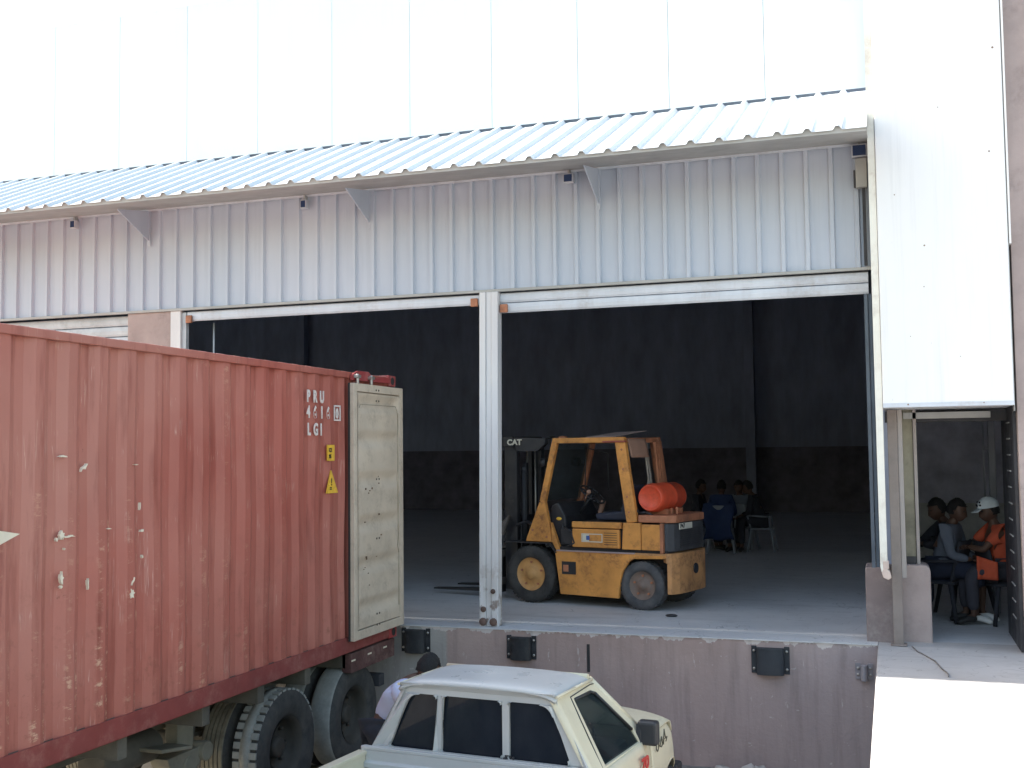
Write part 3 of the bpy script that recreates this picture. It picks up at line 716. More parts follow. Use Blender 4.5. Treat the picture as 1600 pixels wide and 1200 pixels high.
def truck_tyre(kind):
    """tyre on local x axis; outer face at x=0, width .27 towards -x"""
    n = 64; r = .51
    mb = MB(); W_ = .27
    tread = {'lug': m_tread, 'rib': m_tread_b, 'smooth': m_tread}[kind]
    prof = [(.27, -.03), (.30, -.012), (.36, .004), (.43, .006), (.475, -.006), (.50, -.03)]
    back = [(.50, -W_ + .03), (.475, -W_ + .006), (.43, -W_ - .006), (.36, -W_), (.27, -W_ + .03)]
    v = []
    mb.lathe(prof, n, 0, True, ax=0); mb.lathe(back, n, 0, True, ax=0)
    mb.lathe([(.27, -.03), (.27, -W_ + .03)], n, 0, True, ax=0)
    if kind == 'smooth': mb.lathe([(.50, -.03), (.508, -.05), (.51, -W_ / 2), (.508, -W_ + .05), (.50, -W_ + .03)], n, 1, True, ax=0)
    elif kind == 'rib':
        pr = [(.50, -.03)]
        for i in range(5):
            a = -.035 - i * .042; pr += [(.51, a), (.51, a - .03), (.495, a - .032), (.495, a - .040)]
        pr.append((.50, -W_ + .03)); mb.lathe(pr, n, 1, False, ax=0)
    else:
        mb.lathe([(.497, -.03), (.497, -W_ + .03)], n, 0, True, ax=0)
        mb.lathe([(.497, -.085), (.511, -.087), (.511, -W_ + .087), (.497, -W_ + .085)], n, 1, True, ax=0)
        L = 40
        for i in range(L):
            a0 = 2 * PI * i / L; a1 = a0 + 2 * PI / L * .68
            for (xa, xb) in ((-.024, -.09), (-W_ + .09, -W_ + .024)):
                vs = []
                for rr in (.485, .512):
                    for a in (a0, a1):
                        for x in (xa, xb): vs.append((x, rr * math.cos(a), rr * math.sin(a)))
                mb.add(vs, [(0, 1, 3, 2), (4, 6, 7, 5), (0, 4, 5, 1), (2, 3, 7, 6), (0, 2, 6, 4), (1, 5, 7, 3)], 1)
    return mb, [m_tyre_d, tread]
def truck_wheel(x, y, kind, rz=0, dish=True):
    wroot = empty('wheel', (x - TO.x, y - TO.y, .515)); wroot.parent = T
    mb, mats = truck_tyre(kind); mb.build('tyre', mats, wroot)
    r = MB()
    if dish: prof = [(.275, -.02), (.265, -.028), (.25, -.05), (.235, -.10), (.225, -.165), (.15, -.175), (.10, -.165), (.095, -.12), (.085, -.09), (.06, -.08), (0, -.08)]
    else: prof = [(.275, -.02), (.26, -.03), (.22, -.03), (.15, -.02), (.11, -.01), (.0, -.005)]
    r.lathe(prof, 40, 0, True, ax=0)
    for i in range(8):
        a = 2 * PI * i / 8; r.tube((-.175, .185 * math.cos(a), .185 * math.sin(a)), (-.135, .185 * math.cos(a), .185 * math.sin(a)), .016, None, 6)
    r.build('rim', m_rim, wroot); return wroot
truck_wheel(XC - .06, 8.86, 'lug'); truck_wheel(XC - .38, 8.86, 'rib')
truck_wheel(XC - .06, 10.17, 'smooth'); truck_wheel(XC - .38, 10.17, 'smooth')
for y in (8.86, 10.17):
    for x in (XC - 1.80, XC - 2.11): truck_wheel(x, y, 'rib')
    mb = MB(); mb.tube((XC - 2.2, y, .515), (XC - .3, y, .515), .075, None, 14); mb.box(XC - .85, XC - .68, y - .12, y + .12, .45, .60); tb(mb, 'axle', m_chas, bevel=.004)
    mb = MB()
    for k in range(5): mb.box(XC - .81, XC - .72, y - .5 + .06 * k, y + .5 - .06 * k, .60 + .018 * (5 - k), .616 + .018 * (5 - k))
    tb(mb, 'leaf_spring', m_chas)
    mb = MB(); mb.prism([(y - .62, .62), (y - .5, .62), (y - .42, .9), (y - .72, .9)], 0, XC - .83, XC - .70); tb(mb, 'spring_hanger', m_chas, bevel=.004)
# bracket and air tank in front of the axles
mb = MB(); mb.box(XC - .62, XC - .5, 7.86, 8.08, .70, 1.02); mb.prism([(7.70, .68), (8.14, .68), (8.22, .60), (8.08, .50), (7.80, .50)], 0, XC - .66, XC - .48)
mb.prism([(7.45, .80), (7.85, .74), (7.85, .77), (7.45, .83)], 0, XC - .6, XC - .35); mb.tube((XC - .66, 8.2, .63), (XC - .44, 8.2, .63), .08, None, 16); mb.tube((XC - .66, 7.98, .56), (XC - .46, 7.98, .56), .075, None, 16)
tb(mb, 'suspension_bracket', M('bracket_dust', (.22, .20, .15), .85, 0, .25, dirt=(.09, .08, .06)), bevel=.008)
mb = MB(); mb.box(XC - .9, XC - .75, 6.2, 6.35, .15, 1.0); mb.box(XC - 1.0, XC - .65, 6.1, 6.45, .1, .15); tb(mb, 'landing_leg', m_chas, bevel=.01)
mb = MB(); mb.tube((XC - .68, 7.05, .78), (XC - .68, 7.75, .78), .13, None, 18); tb(mb, 'air_tank', m_chas, bevel=.01)

# ================================================================ FORKLIFT
FA = R(166); fh = Vector((math.cos(FA), math.sin(FA), 0)); fn = Vector((math.sin(FA) * -1, math.cos(FA), 0))
near = Vector((-4.2, 13.15, ZD)) - fh * 1.6
HWD = .54
FO = near - fn * HWD if fn.y < 0 else near + fn * HWD
F = empty('forklift', FO, FA, 'worn yellow forklift truck with black mast parked inside the loading bay', 'forklift')
def fb(mb, name, mat, parent=None, **k): return mb.build(name, mat, parent or F, **k)
# local: +x forward (image left), +y near side
N = HWD
def fl_tyre(r, w_, near_side, yc, parent):
    mb = MB(); rr = r * .58
    s = 1 if near_side else -1
    pr = [(rr, -.02), (rr + .03, 0), (r * .80, .006), (r * .93, -.004), (r * .985, -.025)]
    def sgn(p): return [(a, yc + s * b) for a, b in p]
    mb.lathe(sgn(pr), 48); mb.lathe(sgn([(a, -w_ - b) for a, b in pr[::-1]]), 48)
    mb.lathe(sgn([(r * .985, -.025), (r * .985, -w_ + .025)]), 48, 0, True)
    mb.lathe(sgn([(rr, -.02), (rr, -w_ + .02)]), 48)
    L = 30
    for i in range(L):
        for k, (ya, yb2, off) in enumerate(((-.012, -w_ * .47, 0), (-w_ * .53, -w_ + .012, .5))):
            a0 = 2 * PI * (i + off) / L; a1 = a0 + 2 * PI / L * .62; vs = []
            for q in (r * .965, r * 1.0):
                for a in (a0, a1):
                    for y_ in (ya, yb2): vs.append((q * math.cos(a), yc + s * y_, q * math.sin(a)))
            mb.add(vs, [(0, 1, 3, 2), (4, 6, 7, 5), (0, 4, 5, 1), (2, 3, 7, 6), (0, 2, 6, 4), (1, 5, 7, 3)])
    return mb.build('tyre', m_tyre if r > .3 else tyre_mat('tyre_grey_dust', (.05, .052, .058), (.10, .10, .105)), parent)
def fl_wheel(x, r, w_, near_side, yc, rimm, dia):
    e = empty('wheel', (x, 0, r)); e.parent = F
    fl_tyre(r, w_, near_side, yc, e)
    s = 1 if near_side else -1; mb = MB(); rr = r * dia
    pr = [(rr + .015, -.012), (rr, -.02), (rr * .93, -.035), (rr * .86, -.05), (rr * .60, -.055), (rr * .5, -.045), (rr * .42, -.035), (rr * .32, -.03), (rr * .30, -.008), (0, .0)]
    mb.lathe([(a, yc + s * b) for a, b in pr], 36)
    for i in range(5):
        a = 2 * PI * i / 5 + .3; mb.tube((rr * .7 * math.cos(a), yc - s * .056, rr * .7 * math.sin(a)), (rr * .7 * math.cos(a), yc - s * .032, rr * .7 * math.sin(a)), .014, None, 6, 1)
    mb.build('rim', [rimm, m_fo], e)
fl_wheel(1.62, .345, .22, True, N, m_rimy, .60); fl_wheel(1.62, .345, .22, False, -N, m_rimy, .60)
fl_wheel(.13, .28, .18, True, N - .03, m_rimg, .58); fl_wheel(.13, .28, .18, False, -N + .03, m_rimg, .58)
# lower body side frames
def arc(cx, cz, r, a0, a1, n): return [(cx + r * math.cos(R(a0 + (a1 - a0) * i / n)), cz + r * math.sin(R(a0 + (a1 - a0) * i / n))) for i in range(n + 1)]
low = [(1.27, .64), (1.20, .13), (.42, .12)] + [(.40, .30)] + [(.36, .44), (.28, .55), (.22, .585)] + [(-.2, .60), (-.2, .64)]
mb = MB(); mb.prism(low, 1, N - .06, N - .01); fb(mb, 'side_frame', m_fy, bevel=.008)
mb = MB(); mb.prism(low, 1, -N + .01, -N + .06); fb(mb, 'side_frame', m_fy, bevel=.008)
mb = MB(); mb.box(.35, 1.25, -N + .07, N - .07, .2, .62); mb.box(-.3, .35, -N + .22, N - .22, .22, .6); mb.box(1.25, 1.75, -.3, .3, .2, .62); fb(mb, 'chassis', m_fbk)
mb = MB(); mb.box(.98, 1.17, N - .0095, N - .004, .37, .52); mb.box(1.08, 1.15, N - .008, N - .002, .40, .48, 1); fb(mb, 'step_recess_shade', [m_fbk, m_fo])  # black plate put on for the shade inside the step hole
mb = MB(); mb.box(-.20, 1.22, -N + .05, N - .05, .64, .69); fb(mb, 'body_gap', m_fbk)
mb = MB(); mb.prism([(1.24, .655), (1.24, .64), (.2, .64), (.2, .655)], 1, N - .045, N + .004); fb(mb, 'step_edge', m_card2, bevel=.003)
# front fender plate
mb = MB(); mb.prism([(2.0, .72), (2.0, .735), (1.33, .735), (1.24, .62), (1.26, .61), (1.345, .72)], 1, N - .24, N + .0); mb.prism([(2.0, .72), (2.0, .735), (1.33, .735), (1.24, .62), (1.26, .61), (1.345, .72)], 1, -N, -N + .24); fb(mb, 'front_fender', m_fbk, bevel=.003)
# hood / engine covers
def cover(x0, x1, z0, z1, mat, yy=.015, name='side_cover'):
    mb = MB(); mb.prism([(x0, z0), (x1, z0), (x1, z1), (x0, z1)], 1, N - .05 - yy, N - yy); return fb(mb, name, mat, bevel=.012)
cov = cover(.40, 1.03, .695, .915, m_fy)
mb = MB(); mb.box(.37, 1.03, N - .07, N - .005, .925, 1.0); fb(mb, 'hood_lip', m_fy, bevel=.012)
mb = MB()
for k in range(6): mb.box(.43, .60, N - .0185, N - .012, .735 + k * .027, .741 + k * .027)
mb.build('louvre', m_fbk, cov)
mb = MB(); mb.frame([(.62, .76), (.90, .76), (.90, .86), (.62, .86)], [(.63, .77), (.89, .77), (.89, .85), (.63, .85)], 1, N - .0145, N - .011); mb.box(.80, .885, N - .0145, N - .011, .772, .848, 0); mb.box(.79, .835, N - .0112, N - .0085, .785, .835, 1); mb.build('badge', [m_sticker, m_stb], cov)
mb = MB(); mb.prism([(.365, .69), (.345, 1.0), (.12, 1.0), (.12, .69)], 1, N - .06, N - .008); fb(mb, 'side_cover', m_fy, bevel=.008)
mb = MB(); mb.prism([(.112, .69), (.112, .985), (-.12, .985), (-.14, .69)], 1, N - .06, N - .008); fb(mb, 'side_cover', m_fy, bevel=.01)
mb = MB(); mb.box(.35, 1.02, -N + .02, N - .07, .69, .99); fb(mb, 'engine_hood', m_dark, bevel=.02)
mb = MB(); mb.box(-.16, -.122, N - .06, N - .004, .66, 1.0); fb(mb, 'rear_edge', m_fo, bevel=.005)
# rear: radiator housing, tray, counterweight
mb = MB(); mb.prism([(-.16, N - .04), (-.20, N - .06), (-.25, N - .12), (-.27, .2), (-.27, -.2), (-.25, -N + .12), (-.16, -N + .04)], 2, .67, 1.0); fb(mb, 'radiator_housing', m_rad, bevel=.02)
mb = MB()
for k in range(9): mb.box(-.278, -.27, -.3, .3, .72 + k * .025, .728 + k * .025)
fb(mb, 'radiator_grille', m_fbk)
mb = MB(); mb.prism([(.16, N - .03), (-.20, N - .03), (-.28, N - .12), (-.28, -N + .16), (-.20, -N + .08), (.16, -N + .03)], 2, 1.005, 1.09); fb(mb, 'rear_tray', m_fo, bevel=.01)
mb = MB()
cw = [(-.12, N - .10), (-.20, N - .0), (-.25, N - .03), (-.30, N - .14), (-.32, .22), (-.32, -.22), (-.30, -N + .20), (-.25, -N + .08), (-.20, -N + .02), (-.12, -N + .1)]
mb.prism(cw, 2, .55, .66); cw2 = [(-.20, N - .02), (-.25, N - .03), (-.30, N - .14), (-.32, .22), (-.32, -.22), (-.30, -N + .20), (-.25, -N + .08), (-.20, -N + .05)]
mb.prism(cw2, 2, .20, .55); mb.prism([(.2, N - .01), (-.2, N - .01), (-.2, N - .05), (.2, N - .05)], 2, .60, .655)
m_cwt = M('counterweight_ochre', (.50, .25, .10), .65, 0, .25, 3, dirt=(.13, .06, .035), dirt_amt=.95, dirt_scale=4)
fb(mb, 'counterweight', m_cwt, bevel=.025, seg=3)
mb = MB(); mb.tube((-.31, .0, .46), (-.335, 0, .46), .06, None, 16); fb(mb, 'tow_hole', m_fbk)
pl = MB(); pl.box(-.284, -.274, -.02, .34, .925, .995); plo = fb(pl, 'number_plate', m_sticker, bevel=.002)
FM = frame4((-.285, .32, .94), (0, -1, 0), (0, 0, 1))
text_mesh('lettering', 'P47', .07, m_blk, plo, FM, 1.2, .001, .002)
# overhead guard
def bar(mb, p0, p1, w_, d_, mi=0):
    p0 = Vector(p0); p1 = Vector(p1); d = (p1 - p0).normalized(); u = Vector((0, 1, 0)); u = (u - d * u.dot(d)); u.normalize(); v_ = d.cross(u)
    vs = [p + u * a * w_ / 2 + v_ * b * d_ / 2 for p in (p0, p1) for a, b in ((-1, -1), (1, -1), (1, 1), (-1, 1))]
    mb.add(vs, [(0, 1, 2, 3), (4, 7, 6, 5), (0, 4, 5, 1), (1, 5, 6, 2), (2, 6, 7, 3), (3, 7, 4, 0)], mi)
G = .50
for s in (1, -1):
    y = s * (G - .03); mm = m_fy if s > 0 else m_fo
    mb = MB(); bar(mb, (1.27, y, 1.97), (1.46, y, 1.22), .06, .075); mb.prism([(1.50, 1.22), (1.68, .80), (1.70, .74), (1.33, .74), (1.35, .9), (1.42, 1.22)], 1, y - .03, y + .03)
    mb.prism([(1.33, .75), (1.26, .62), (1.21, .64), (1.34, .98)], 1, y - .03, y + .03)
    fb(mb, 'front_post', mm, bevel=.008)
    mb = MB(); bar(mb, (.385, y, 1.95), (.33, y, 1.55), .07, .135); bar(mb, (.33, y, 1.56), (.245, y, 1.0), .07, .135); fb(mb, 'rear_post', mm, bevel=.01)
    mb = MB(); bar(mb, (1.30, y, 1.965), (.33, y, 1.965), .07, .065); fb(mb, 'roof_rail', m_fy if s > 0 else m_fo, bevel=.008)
mb = MB(); bar(mb, (1.28, -G + .03, 1.96), (1.28, G - .03, 1.96), .06, .06); mb = mb
mb2 = MB(); mb2.box(1.245, 1.31, -G + .03, G - .03, 1.935, 1.995); mb2.box(.34, .42, -G + .03, G - .03, 1.93, 1.985)
for i in range(8): mb2.box(.42, 1.25, -G + .10 + i * .112, -G + .125 + i * .112, 1.95, 1.985)
fb(mb2, 'roof_bars', m_fo, bevel=.005)
mb = MB()
for y0, x0 in ((-.28, .27), (-.34, .27), (-.40, .27)): bar(mb, (x0 + .04, y0, 1.94), (x0 - .06, y0, 1.02), .025, .03)
fb(mb, 'rear_bars', m_fo, bevel=.003)
mb = MB(); bar(mb, (.35, -.08, 1.93), (.24, -.08, 1.05), .02, .02); bar(mb, (.35, -.14, 1.93), (.24, -.14, 1.05), .02, .02); fb(mb, 'rear_screen_frame', m_bolt)
mb = MB(); mb.box(.30, .60, N - .055, N - .008, 1.934, 1.955); fb(mb, 'roof_rail_rust', M('red_oxide', (.28, .07, .05), .7), bevel=.004)
mb = MB(); mb.ball((1.20, G - .08, 2.0), .05, 14, 0, 1.3, 1, .5); fb(mb, 'roof_lamp', m_fo)
# windscreen pane frame (grey outline inside the cab)
mb = MB()
for a, b in (((1.17, -.1, 1.88), (.86, -.1, 1.80)), ((.86, -.1, 1.80), (.86, -.1, 1.35)), ((1.17, -.1, 1.88), (1.19, -.1, 1.3))): mb.tube(a, b, .008, None, 6)
fb(mb, 'screen_frame', m_dark)
mb = MB()
bar(mb, (.66, -G + .2, 1.9), (.75, -G + .2, 1.15), .03, .03); bar(mb, (.40, -G + .2, 1.55), (.47, -G + .2, 1.12), .012, .012); bar(mb, (.47, -G + .2, 1.12), (.80, -G + .2, 1.12), .012, .012); fb(mb, 'far_screen_edge', m_bolt)
# cockpit
mb = MB(); mb.prism([(.40, 1.0), (.85, 1.0), (.88, 1.08), (.52, 1.12), (.47, 1.42), (.38, 1.42)], 1, -.24, .24); fb(mb, 'seat', M('seat_navy', (.03, .035, .06), .7, 0, .2), bevel=.03, seg=3)
mb = MB(); mb.prism([(1.15, .7), (1.42, .7), (1.38, 1.18), (1.28, 1.22), (1.18, 1.05)], 1, -N + .1, N - .12); fb(mb, 'dashboard', m_fbk, bevel=.02)
mb = MB(); mb.box(.9, 1.35, -N + .08, N - .1, .66, .72); fb(mb, 'cab_floor', m_fbk)
mb = MB()
cc = Vector((1.02, .02, 1.30)); axd = Vector((-.62, 0, .78)).normalized(); ua = axd.orthogonal().normalized(); ub = axd.cross(ua)
ring = [cc + (ua * math.cos(2 * PI * i / 20) + ub * math.sin(2 * PI * i / 20)) * .17 for i in range(21)]
mb.path(ring, .013, 6); mb.tube(cc, cc - axd * .3, .02, None, 8)
for i in (0, 7, 13): mb.tube(cc, ring[i], .01, None, 6)
fb(mb, 'steering_wheel', m_fbk)
mb = MB(); mb.path([(1.08, .1, 1.22), (1.0, .2, 1.30), (.96, .22, 1.33)], .012, 6); mb.ball((.96, .22, 1.34), .03, 10); mb.tube((.98, -.06, 1.0), (.93, -.1, 1.22), .03, .035, 8); fb(mb, 'control_lever', m_card, )
mb = MB(); mb.ball((1.27, N - .16, 1.02), .05, 12, 0, 1.4, 1, .7); mb.tube((1.28, N - .16, .8), (1.27, N - .16, 1.02), .02, None, 8); fb(mb, 'indicator_lamp', m_yel)
mb = MB(); mb.box(1.05, 1.24, N - .2, N - .1, .68, .9); mb.tube((1.18, N - .12, .75), (1.22, N - .12, .95), .018, None, 6); fb(mb, 'pedal_box', m_dark, bevel=.01)
# mast
mb = MB()
for s in (1, -1):
    y = s * .30; mb.box(1.92, 2.10, y - .04, y + .04, .12, 2.0); mb.box(2.02, 2.07, y - s * .09 - .03, y - s * .09 + .03, .12, 1.98)
    mb.box(1.86, 1.90, s * .18 - .03, s * .18 + .03, .3, 1.7)
mb.box(1.96, 2.11, -.36, .36, 1.90, 2.03); mb.box(1.98, 2.09, -.34, .34, .95, 1.03); mb.box(1.98, 2.09, -.34, .34, .14, .24); fb(mb, 'mast', m_fbk, bevel=.006)
mb = MB(); mb.prism([(1.985, 2.02), (1.985, 1.84), (1.62, 1.84), (1.50, 1.93), (1.50, 2.0)], 1, .26, .34); fb(mb, 'mast_head_plate', m_dark, bevel=.01)
FM = frame4((2.045, .363, 1.925), (-1, 0, 0), (0, 0, 1))
text_mesh('lettering', 'CAT', .095, m_sticker, F, FM, 1.15, .001, .004)
mb = MB(); mb.tube((1.9, .2, .4), (1.9, .2, 1.62), .035, None, 12); mb.tube((1.9, -.2, .4), (1.9, -.2, 1.62), .035, None, 12); mb.ball((1.9, .2, 1.62), .04, 10); fb(mb, 'lift_cylinder', m_dark)
mb = MB(); mb.path([(1.85, .1, 1.85), (1.7, .1, 1.97), (1.52, .15, 2.02), (1.40, .2, 2.0)], .016, 6); mb.path([(2.0, .30, .9), (1.75, .40, .98), (1.55, .42, .90)], .02, 6); fb(mb, 'hydraulic_hose', m_fbk)
mb = MB(); mb.box(2.12, 2.17, -.48, .48, .18, .26); mb.box(2.12, 2.17, -.48, .48, .52, .60)
for y in (-.46, -.2, .2, .46): mb.box(2.12, 2.16, y - .02, y + .02, .18, .95)
mb.prism([(2.12, .8), (2.10, .95), (1.98, 1.05), (2.0, 1.0), (2.08, .8)], 1, .4, .44); fb(mb, 'carriage', M('carriage_grey', (.10, .09, .085), .7, 0, .3, dirt=(.2, .17, .15)), bevel=.004)
for y in (-.28, .26):
    mb = MB(); mb.prism([(2.18, .62), (2.18, .07), (3.25, .055), (3.25, .075), (2.26, .115), (2.22, .15), (2.22, .62)], 1, y - .05, y + .05); fb(mb, 'fork', m_fbk, bevel=.004)
for y in (.10, -.10):
    mb = MB(); mb.path([(2.0, y, 1.95), (1.95, y, 1.97), (1.915, y, 1.9), (1.915, y, .5)], .012, 6); fb(mb, 'lift_chain', m_bolt)
mb = MB(); mb.add([(1.45, -G + .07, 1.24), (1.45, G - .07, 1.24), (1.29, G - .07, 1.93), (1.29, -G + .07, 1.93)], [(0, 1, 2, 3)]); fb(mb, 'windscreen', glass_mat('dusty_screen', (.10, .11, .12), .80), solid=.004)
for (x, z) in ((.345, 1.62), (.30, 1.30), (.28, 1.12), (1.60, .88), (1.40, .80), (.36, 1.85)):
    mb = MB(); mb.lathe([(0, .008), (.012, .007), (.016, 0)], 8, 0, True, (x, G + .002 if x < 1 else G, z), 1); fb(mb, 'bolt', m_fo)
for s in (1, -1):
    mb = MB(); mb.tube((1.44, s * .40, 1.70), (1.52, s * .40, 1.70), .06, .055, 14); mb.tube((1.38, s * .40, 1.66), (1.45, s * .40, 1.70), .012, None, 6); fb(mb, 'work_lamp', m_fbk)
mb = MB(); mb.path([(1.10, N - .03, .70), (1.0, N - .02, .74), (1.05, N - .02, .88), (1.16, N - .05, .93)], .012, 6); fb(mb, 'brake_hose', m_fbk)
mb = MB(); mb.path([(-.05, -.25, 1.09), (-.05, -.25, 1.30), (.08, -.25, 1.36)], .022, 8); fb(mb, 'exhaust', m_rim)
# gas cylinder
GC = empty('gas_cylinder', FO + Vector((0, 0, 0)), FA, 'red orange gas cylinder lying on the back of the forklift', 'gas cylinder')
mb = MB(); r = .168; L0, L1 = .43, -.33
prof = [(0.0, L0 - .03), (.10, L0 - .035), (.128, L0 - .015), (.140, L0), (.148, L0 - .005), (r - .006, L0 - .04), (r, L0 - .09), (r, .05), (r + .003, .045), (r + .003, .02), (r, .015), (r, L1 + .12), (r - .01, L1 + .07), (r - .05, L1 + .02), (.06, L1), (0, L1)]
mb.lathe(prof, 40, 0, True, (.045, 0, 1.285), 1); mb.build('tank', m_orange, GC)
mb = MB(); mb.tube((.045, L1, 1.285), (.045, L1 - .06, 1.285), .03, None, 10); mb.build('valve', m_bolt, GC)
mb = MB()
for y in (.22, -.15): mb.box(-.10, .16, y - .03, y + .03, 1.088, 1.15)
mb.box(-.13, -.10, .15, .19, 1.09, 1.16); mb.tube((-.2, .22, 1.09), (-.2, .22, 1.16), .014, None, 8); mb.ball((-.2, .22, 1.16), .02, 8); fb(mb, 'tank_cradle', m_fo, bevel=.005)
mb = MB(); mb.path([(.22, .4, 1.1), (.1, .42, 1.12), (.02, .4, 1.08)], .015, 6); mb.ball((.20, .44, 1.13), .022, 8); fb(mb, 'fuel_hose', m_fbk)
mb = MB(); v = [(.42, -.30, 2.075), (.84, -.25, 2.06), (.92, .34, 2.0), (.50, .38, 2.003)]; mb.add(v + [(a, b, c + .006) for a, b, c in v], [(0, 1, 2, 3), (7, 6, 5, 4), (0, 4, 5, 1), (1, 5, 6, 2), (2, 6, 7, 3), (3, 7, 4, 0)])
cb = mb.build('cardboard_sheet', m_card2); cb.location = FO; cb.rotation_euler = (0, 0, FA); cb.location.z += .0
tag(cb, 'flat grey brown cardboard lying on the forklift roof', 'cardboard', 'cardboard pieces on the forklift')
mb = MB(); mb.grid(lambda u, v: (.33 - .05 * v + .004 * math.sin(9 * u), .40 - .48 * u, 1.975 - .22 * v), 10, 6, 0, True)
cb = mb.build('cardboard_sheet', m_card, solid=.006); cb.location = FO; cb.rotation_euler = (0, 0, FA)
tag(cb, 'square brown cardboard hanging from the rear edge of the forklift guard', 'cardboard', 'cardboard pieces on the forklift')
for (x, y, s, l) in ((-2.35, 12.42, .06, 'small dark scrap on the floor behind the rear forklift wheel'),):
    mb = MB(); mb.ball((0, 0, .015), s, 8, 0, 1.2, .6, .3); o = mb.build('floor_scrap', m_fbk, None, loc=(x, y, ZD)); tag(o, l, 'scrap')

# ================================================================ PICKUP TRUCK
PT = empty('pickup_truck', (-2.107, 7.139, 0), R(-6), 'white pickup truck with dark three pane rear window parked below the dock', 'pickup')
def pb(mb, name, mat, parent=None, **k): return mb.build(name, mat, parent or PT, **k)
CX = -.595   # centre line
RW, BWd = .56, .83
def side_r(z):  # half width of the greenhouse at height z
    if z >= 1.0: return RW + (BWd - RW) * (1.48 - z) / .48
    return BWd
# roof: crowned shell with rounded shoulders
def roof(u, v):
    s_ = -.03 + .68 * v; w_ = RW + .03
    a = (u - .5) * 2; x = CX + a * w_
    ex = abs(a) ** 6; z = 1.538 - .018 * a * a - .038 * abs(a) ** 9 - .028 * (abs(v - .5) * 2) ** 10
    return (x, s_, z)
mb = MB(); mb.grid(roof, 36, 16); rf = pb(mb, 'roof', m_truck, solid=.02)
for s in (1, -1):
    x = CX + s * (RW + .034); mb = MB(); mb.path([(x, -.02, 1.483), (x, .3, 1.484), (x, .63, 1.48)], .010, 8)
    pb(mb, 'drip_rail', m_truck_warm)
# rear wall with three openings
zt, zb = 1.425, 1.05
def rx(side, z, inset): return CX + side * (side_r(z) - inset)
mb = MB()
mb.add([(rx(-1, 1.49, -.02), 0, 1.50), (rx(1, 1.49, -.02), 0, 1.50), (rx(1, zt, 0), 0, zt), (rx(-1, zt, 0), 0, zt)], [(0, 1, 2, 3)])
mb.add([(rx(-1, zb, 0), 0, zb), (rx(1, zb, 0), 0, zb), (rx(1, .98, 0), 0, .98), (rx(-1, .98, 0), 0, .98)], [(0, 1, 2, 3)])
def strip(p, q, w0, w1):  # vertical strips between x positions at bottom and top
    mb.add([(p[0], 0, zb), (p[1], 0, zb), (q[1], 0, zt), (q[0], 0, zt)], [(0, 1, 2, 3)])
wl_ = [(-1.30, -1.13), (-.925, -.875), (-.875 + .0, -.83)]
L0_ = rx(-1, zb, 0); L1_ = rx(-1, zt, 0)
strip((L0_, -1.275), (L1_, -1.095), 0, 0)
strip((-.915, -.865), (-.89, -.84), 0, 0)
strip((-.405, -.355), (-.405, -.355), 0, 0)
strip((.085, rx(1, zb, 0)), (-.055, rx(1, zt, 0)), 0, 0)
# rounded pane corners
def fillet(x, z, hx, dz, r_, slope=0.):
    # corner (x, z); hx: direction along the horizontal side, dz: direction along the upright side leaning by slope
    c0 = Vector((x, 0, z)); p0 = c0 + Vector((hx * r_, 0, 0)); p1 = c0 + Vector((slope * r_, 0, dz * r_)); n_ = 7
    cur = [p0 * (1 - t) ** 2 + c0 * 2 * t * (1 - t) + p1 * t * t for t in [k / n_ for k in range(n_ + 1)]]
    for a_, b_ in zip(cur, cur[1:]): mb.add([c0, a_, b_] if hx * dz < 0 else [c0, b_, a_], [(0, 1, 2)])
fillet(-1.095, zt, 1, -1, .07, -.48); fillet(-.055, zt, -1, -1, .07, .37)
fillet(-.89, zt, -1, -1, .022, -.06); fillet(-.84, zt, 1, -1, .022, -.06); fillet(-.405, zt, -1, -1, .022); fillet(-.355, zt, 1, -1, .022)
fillet(-1.275, zb, 1, 1, .035, .48); fillet(-.915, zb, -1, 1, .022, .06); fillet(-.865, zb, 1, 1, .022, .06); fillet(-.405, zb, -1, 1, .022); fillet(-.355, zb, 1, 1, .022); fillet(.085, zb, -1, 1, .035, -.37)
pb(mb, 'rear_frame', m_truck, solid=.03)
for (a, b, c, d) in ((-1.28, -.91, -1.10, -.885), (-.87, -.40, -.845, -.40), (-.36, .09, -.36, -.05)):
    mb = MB(); mb.add([(a, .02, zb - .01), (b, .02, zb - .01), (d, .02, zt + .01), (c, .02, zt + .01)], [(0, 1, 2, 3)]); pb(mb, 'rear_window', m_glass, solid=.004)
# outer corner pillars wrapping the greenhouse sides to the rear
for s in (1, -1):
    mb = MB()
    def cp_(u, v, s=s):
        z = .98 + .51 * v; hw = side_r(z) + .012; a = u * PI / 2; rr = .045
        return (CX + s * (hw - rr + rr * math.sin(a)), .03 - rr * math.cos(a) + .0, z)
    mb.grid(cp_, 6, 10); pb(mb, 'corner_pillar', m_truck if s < 0 else m_truck_warm)
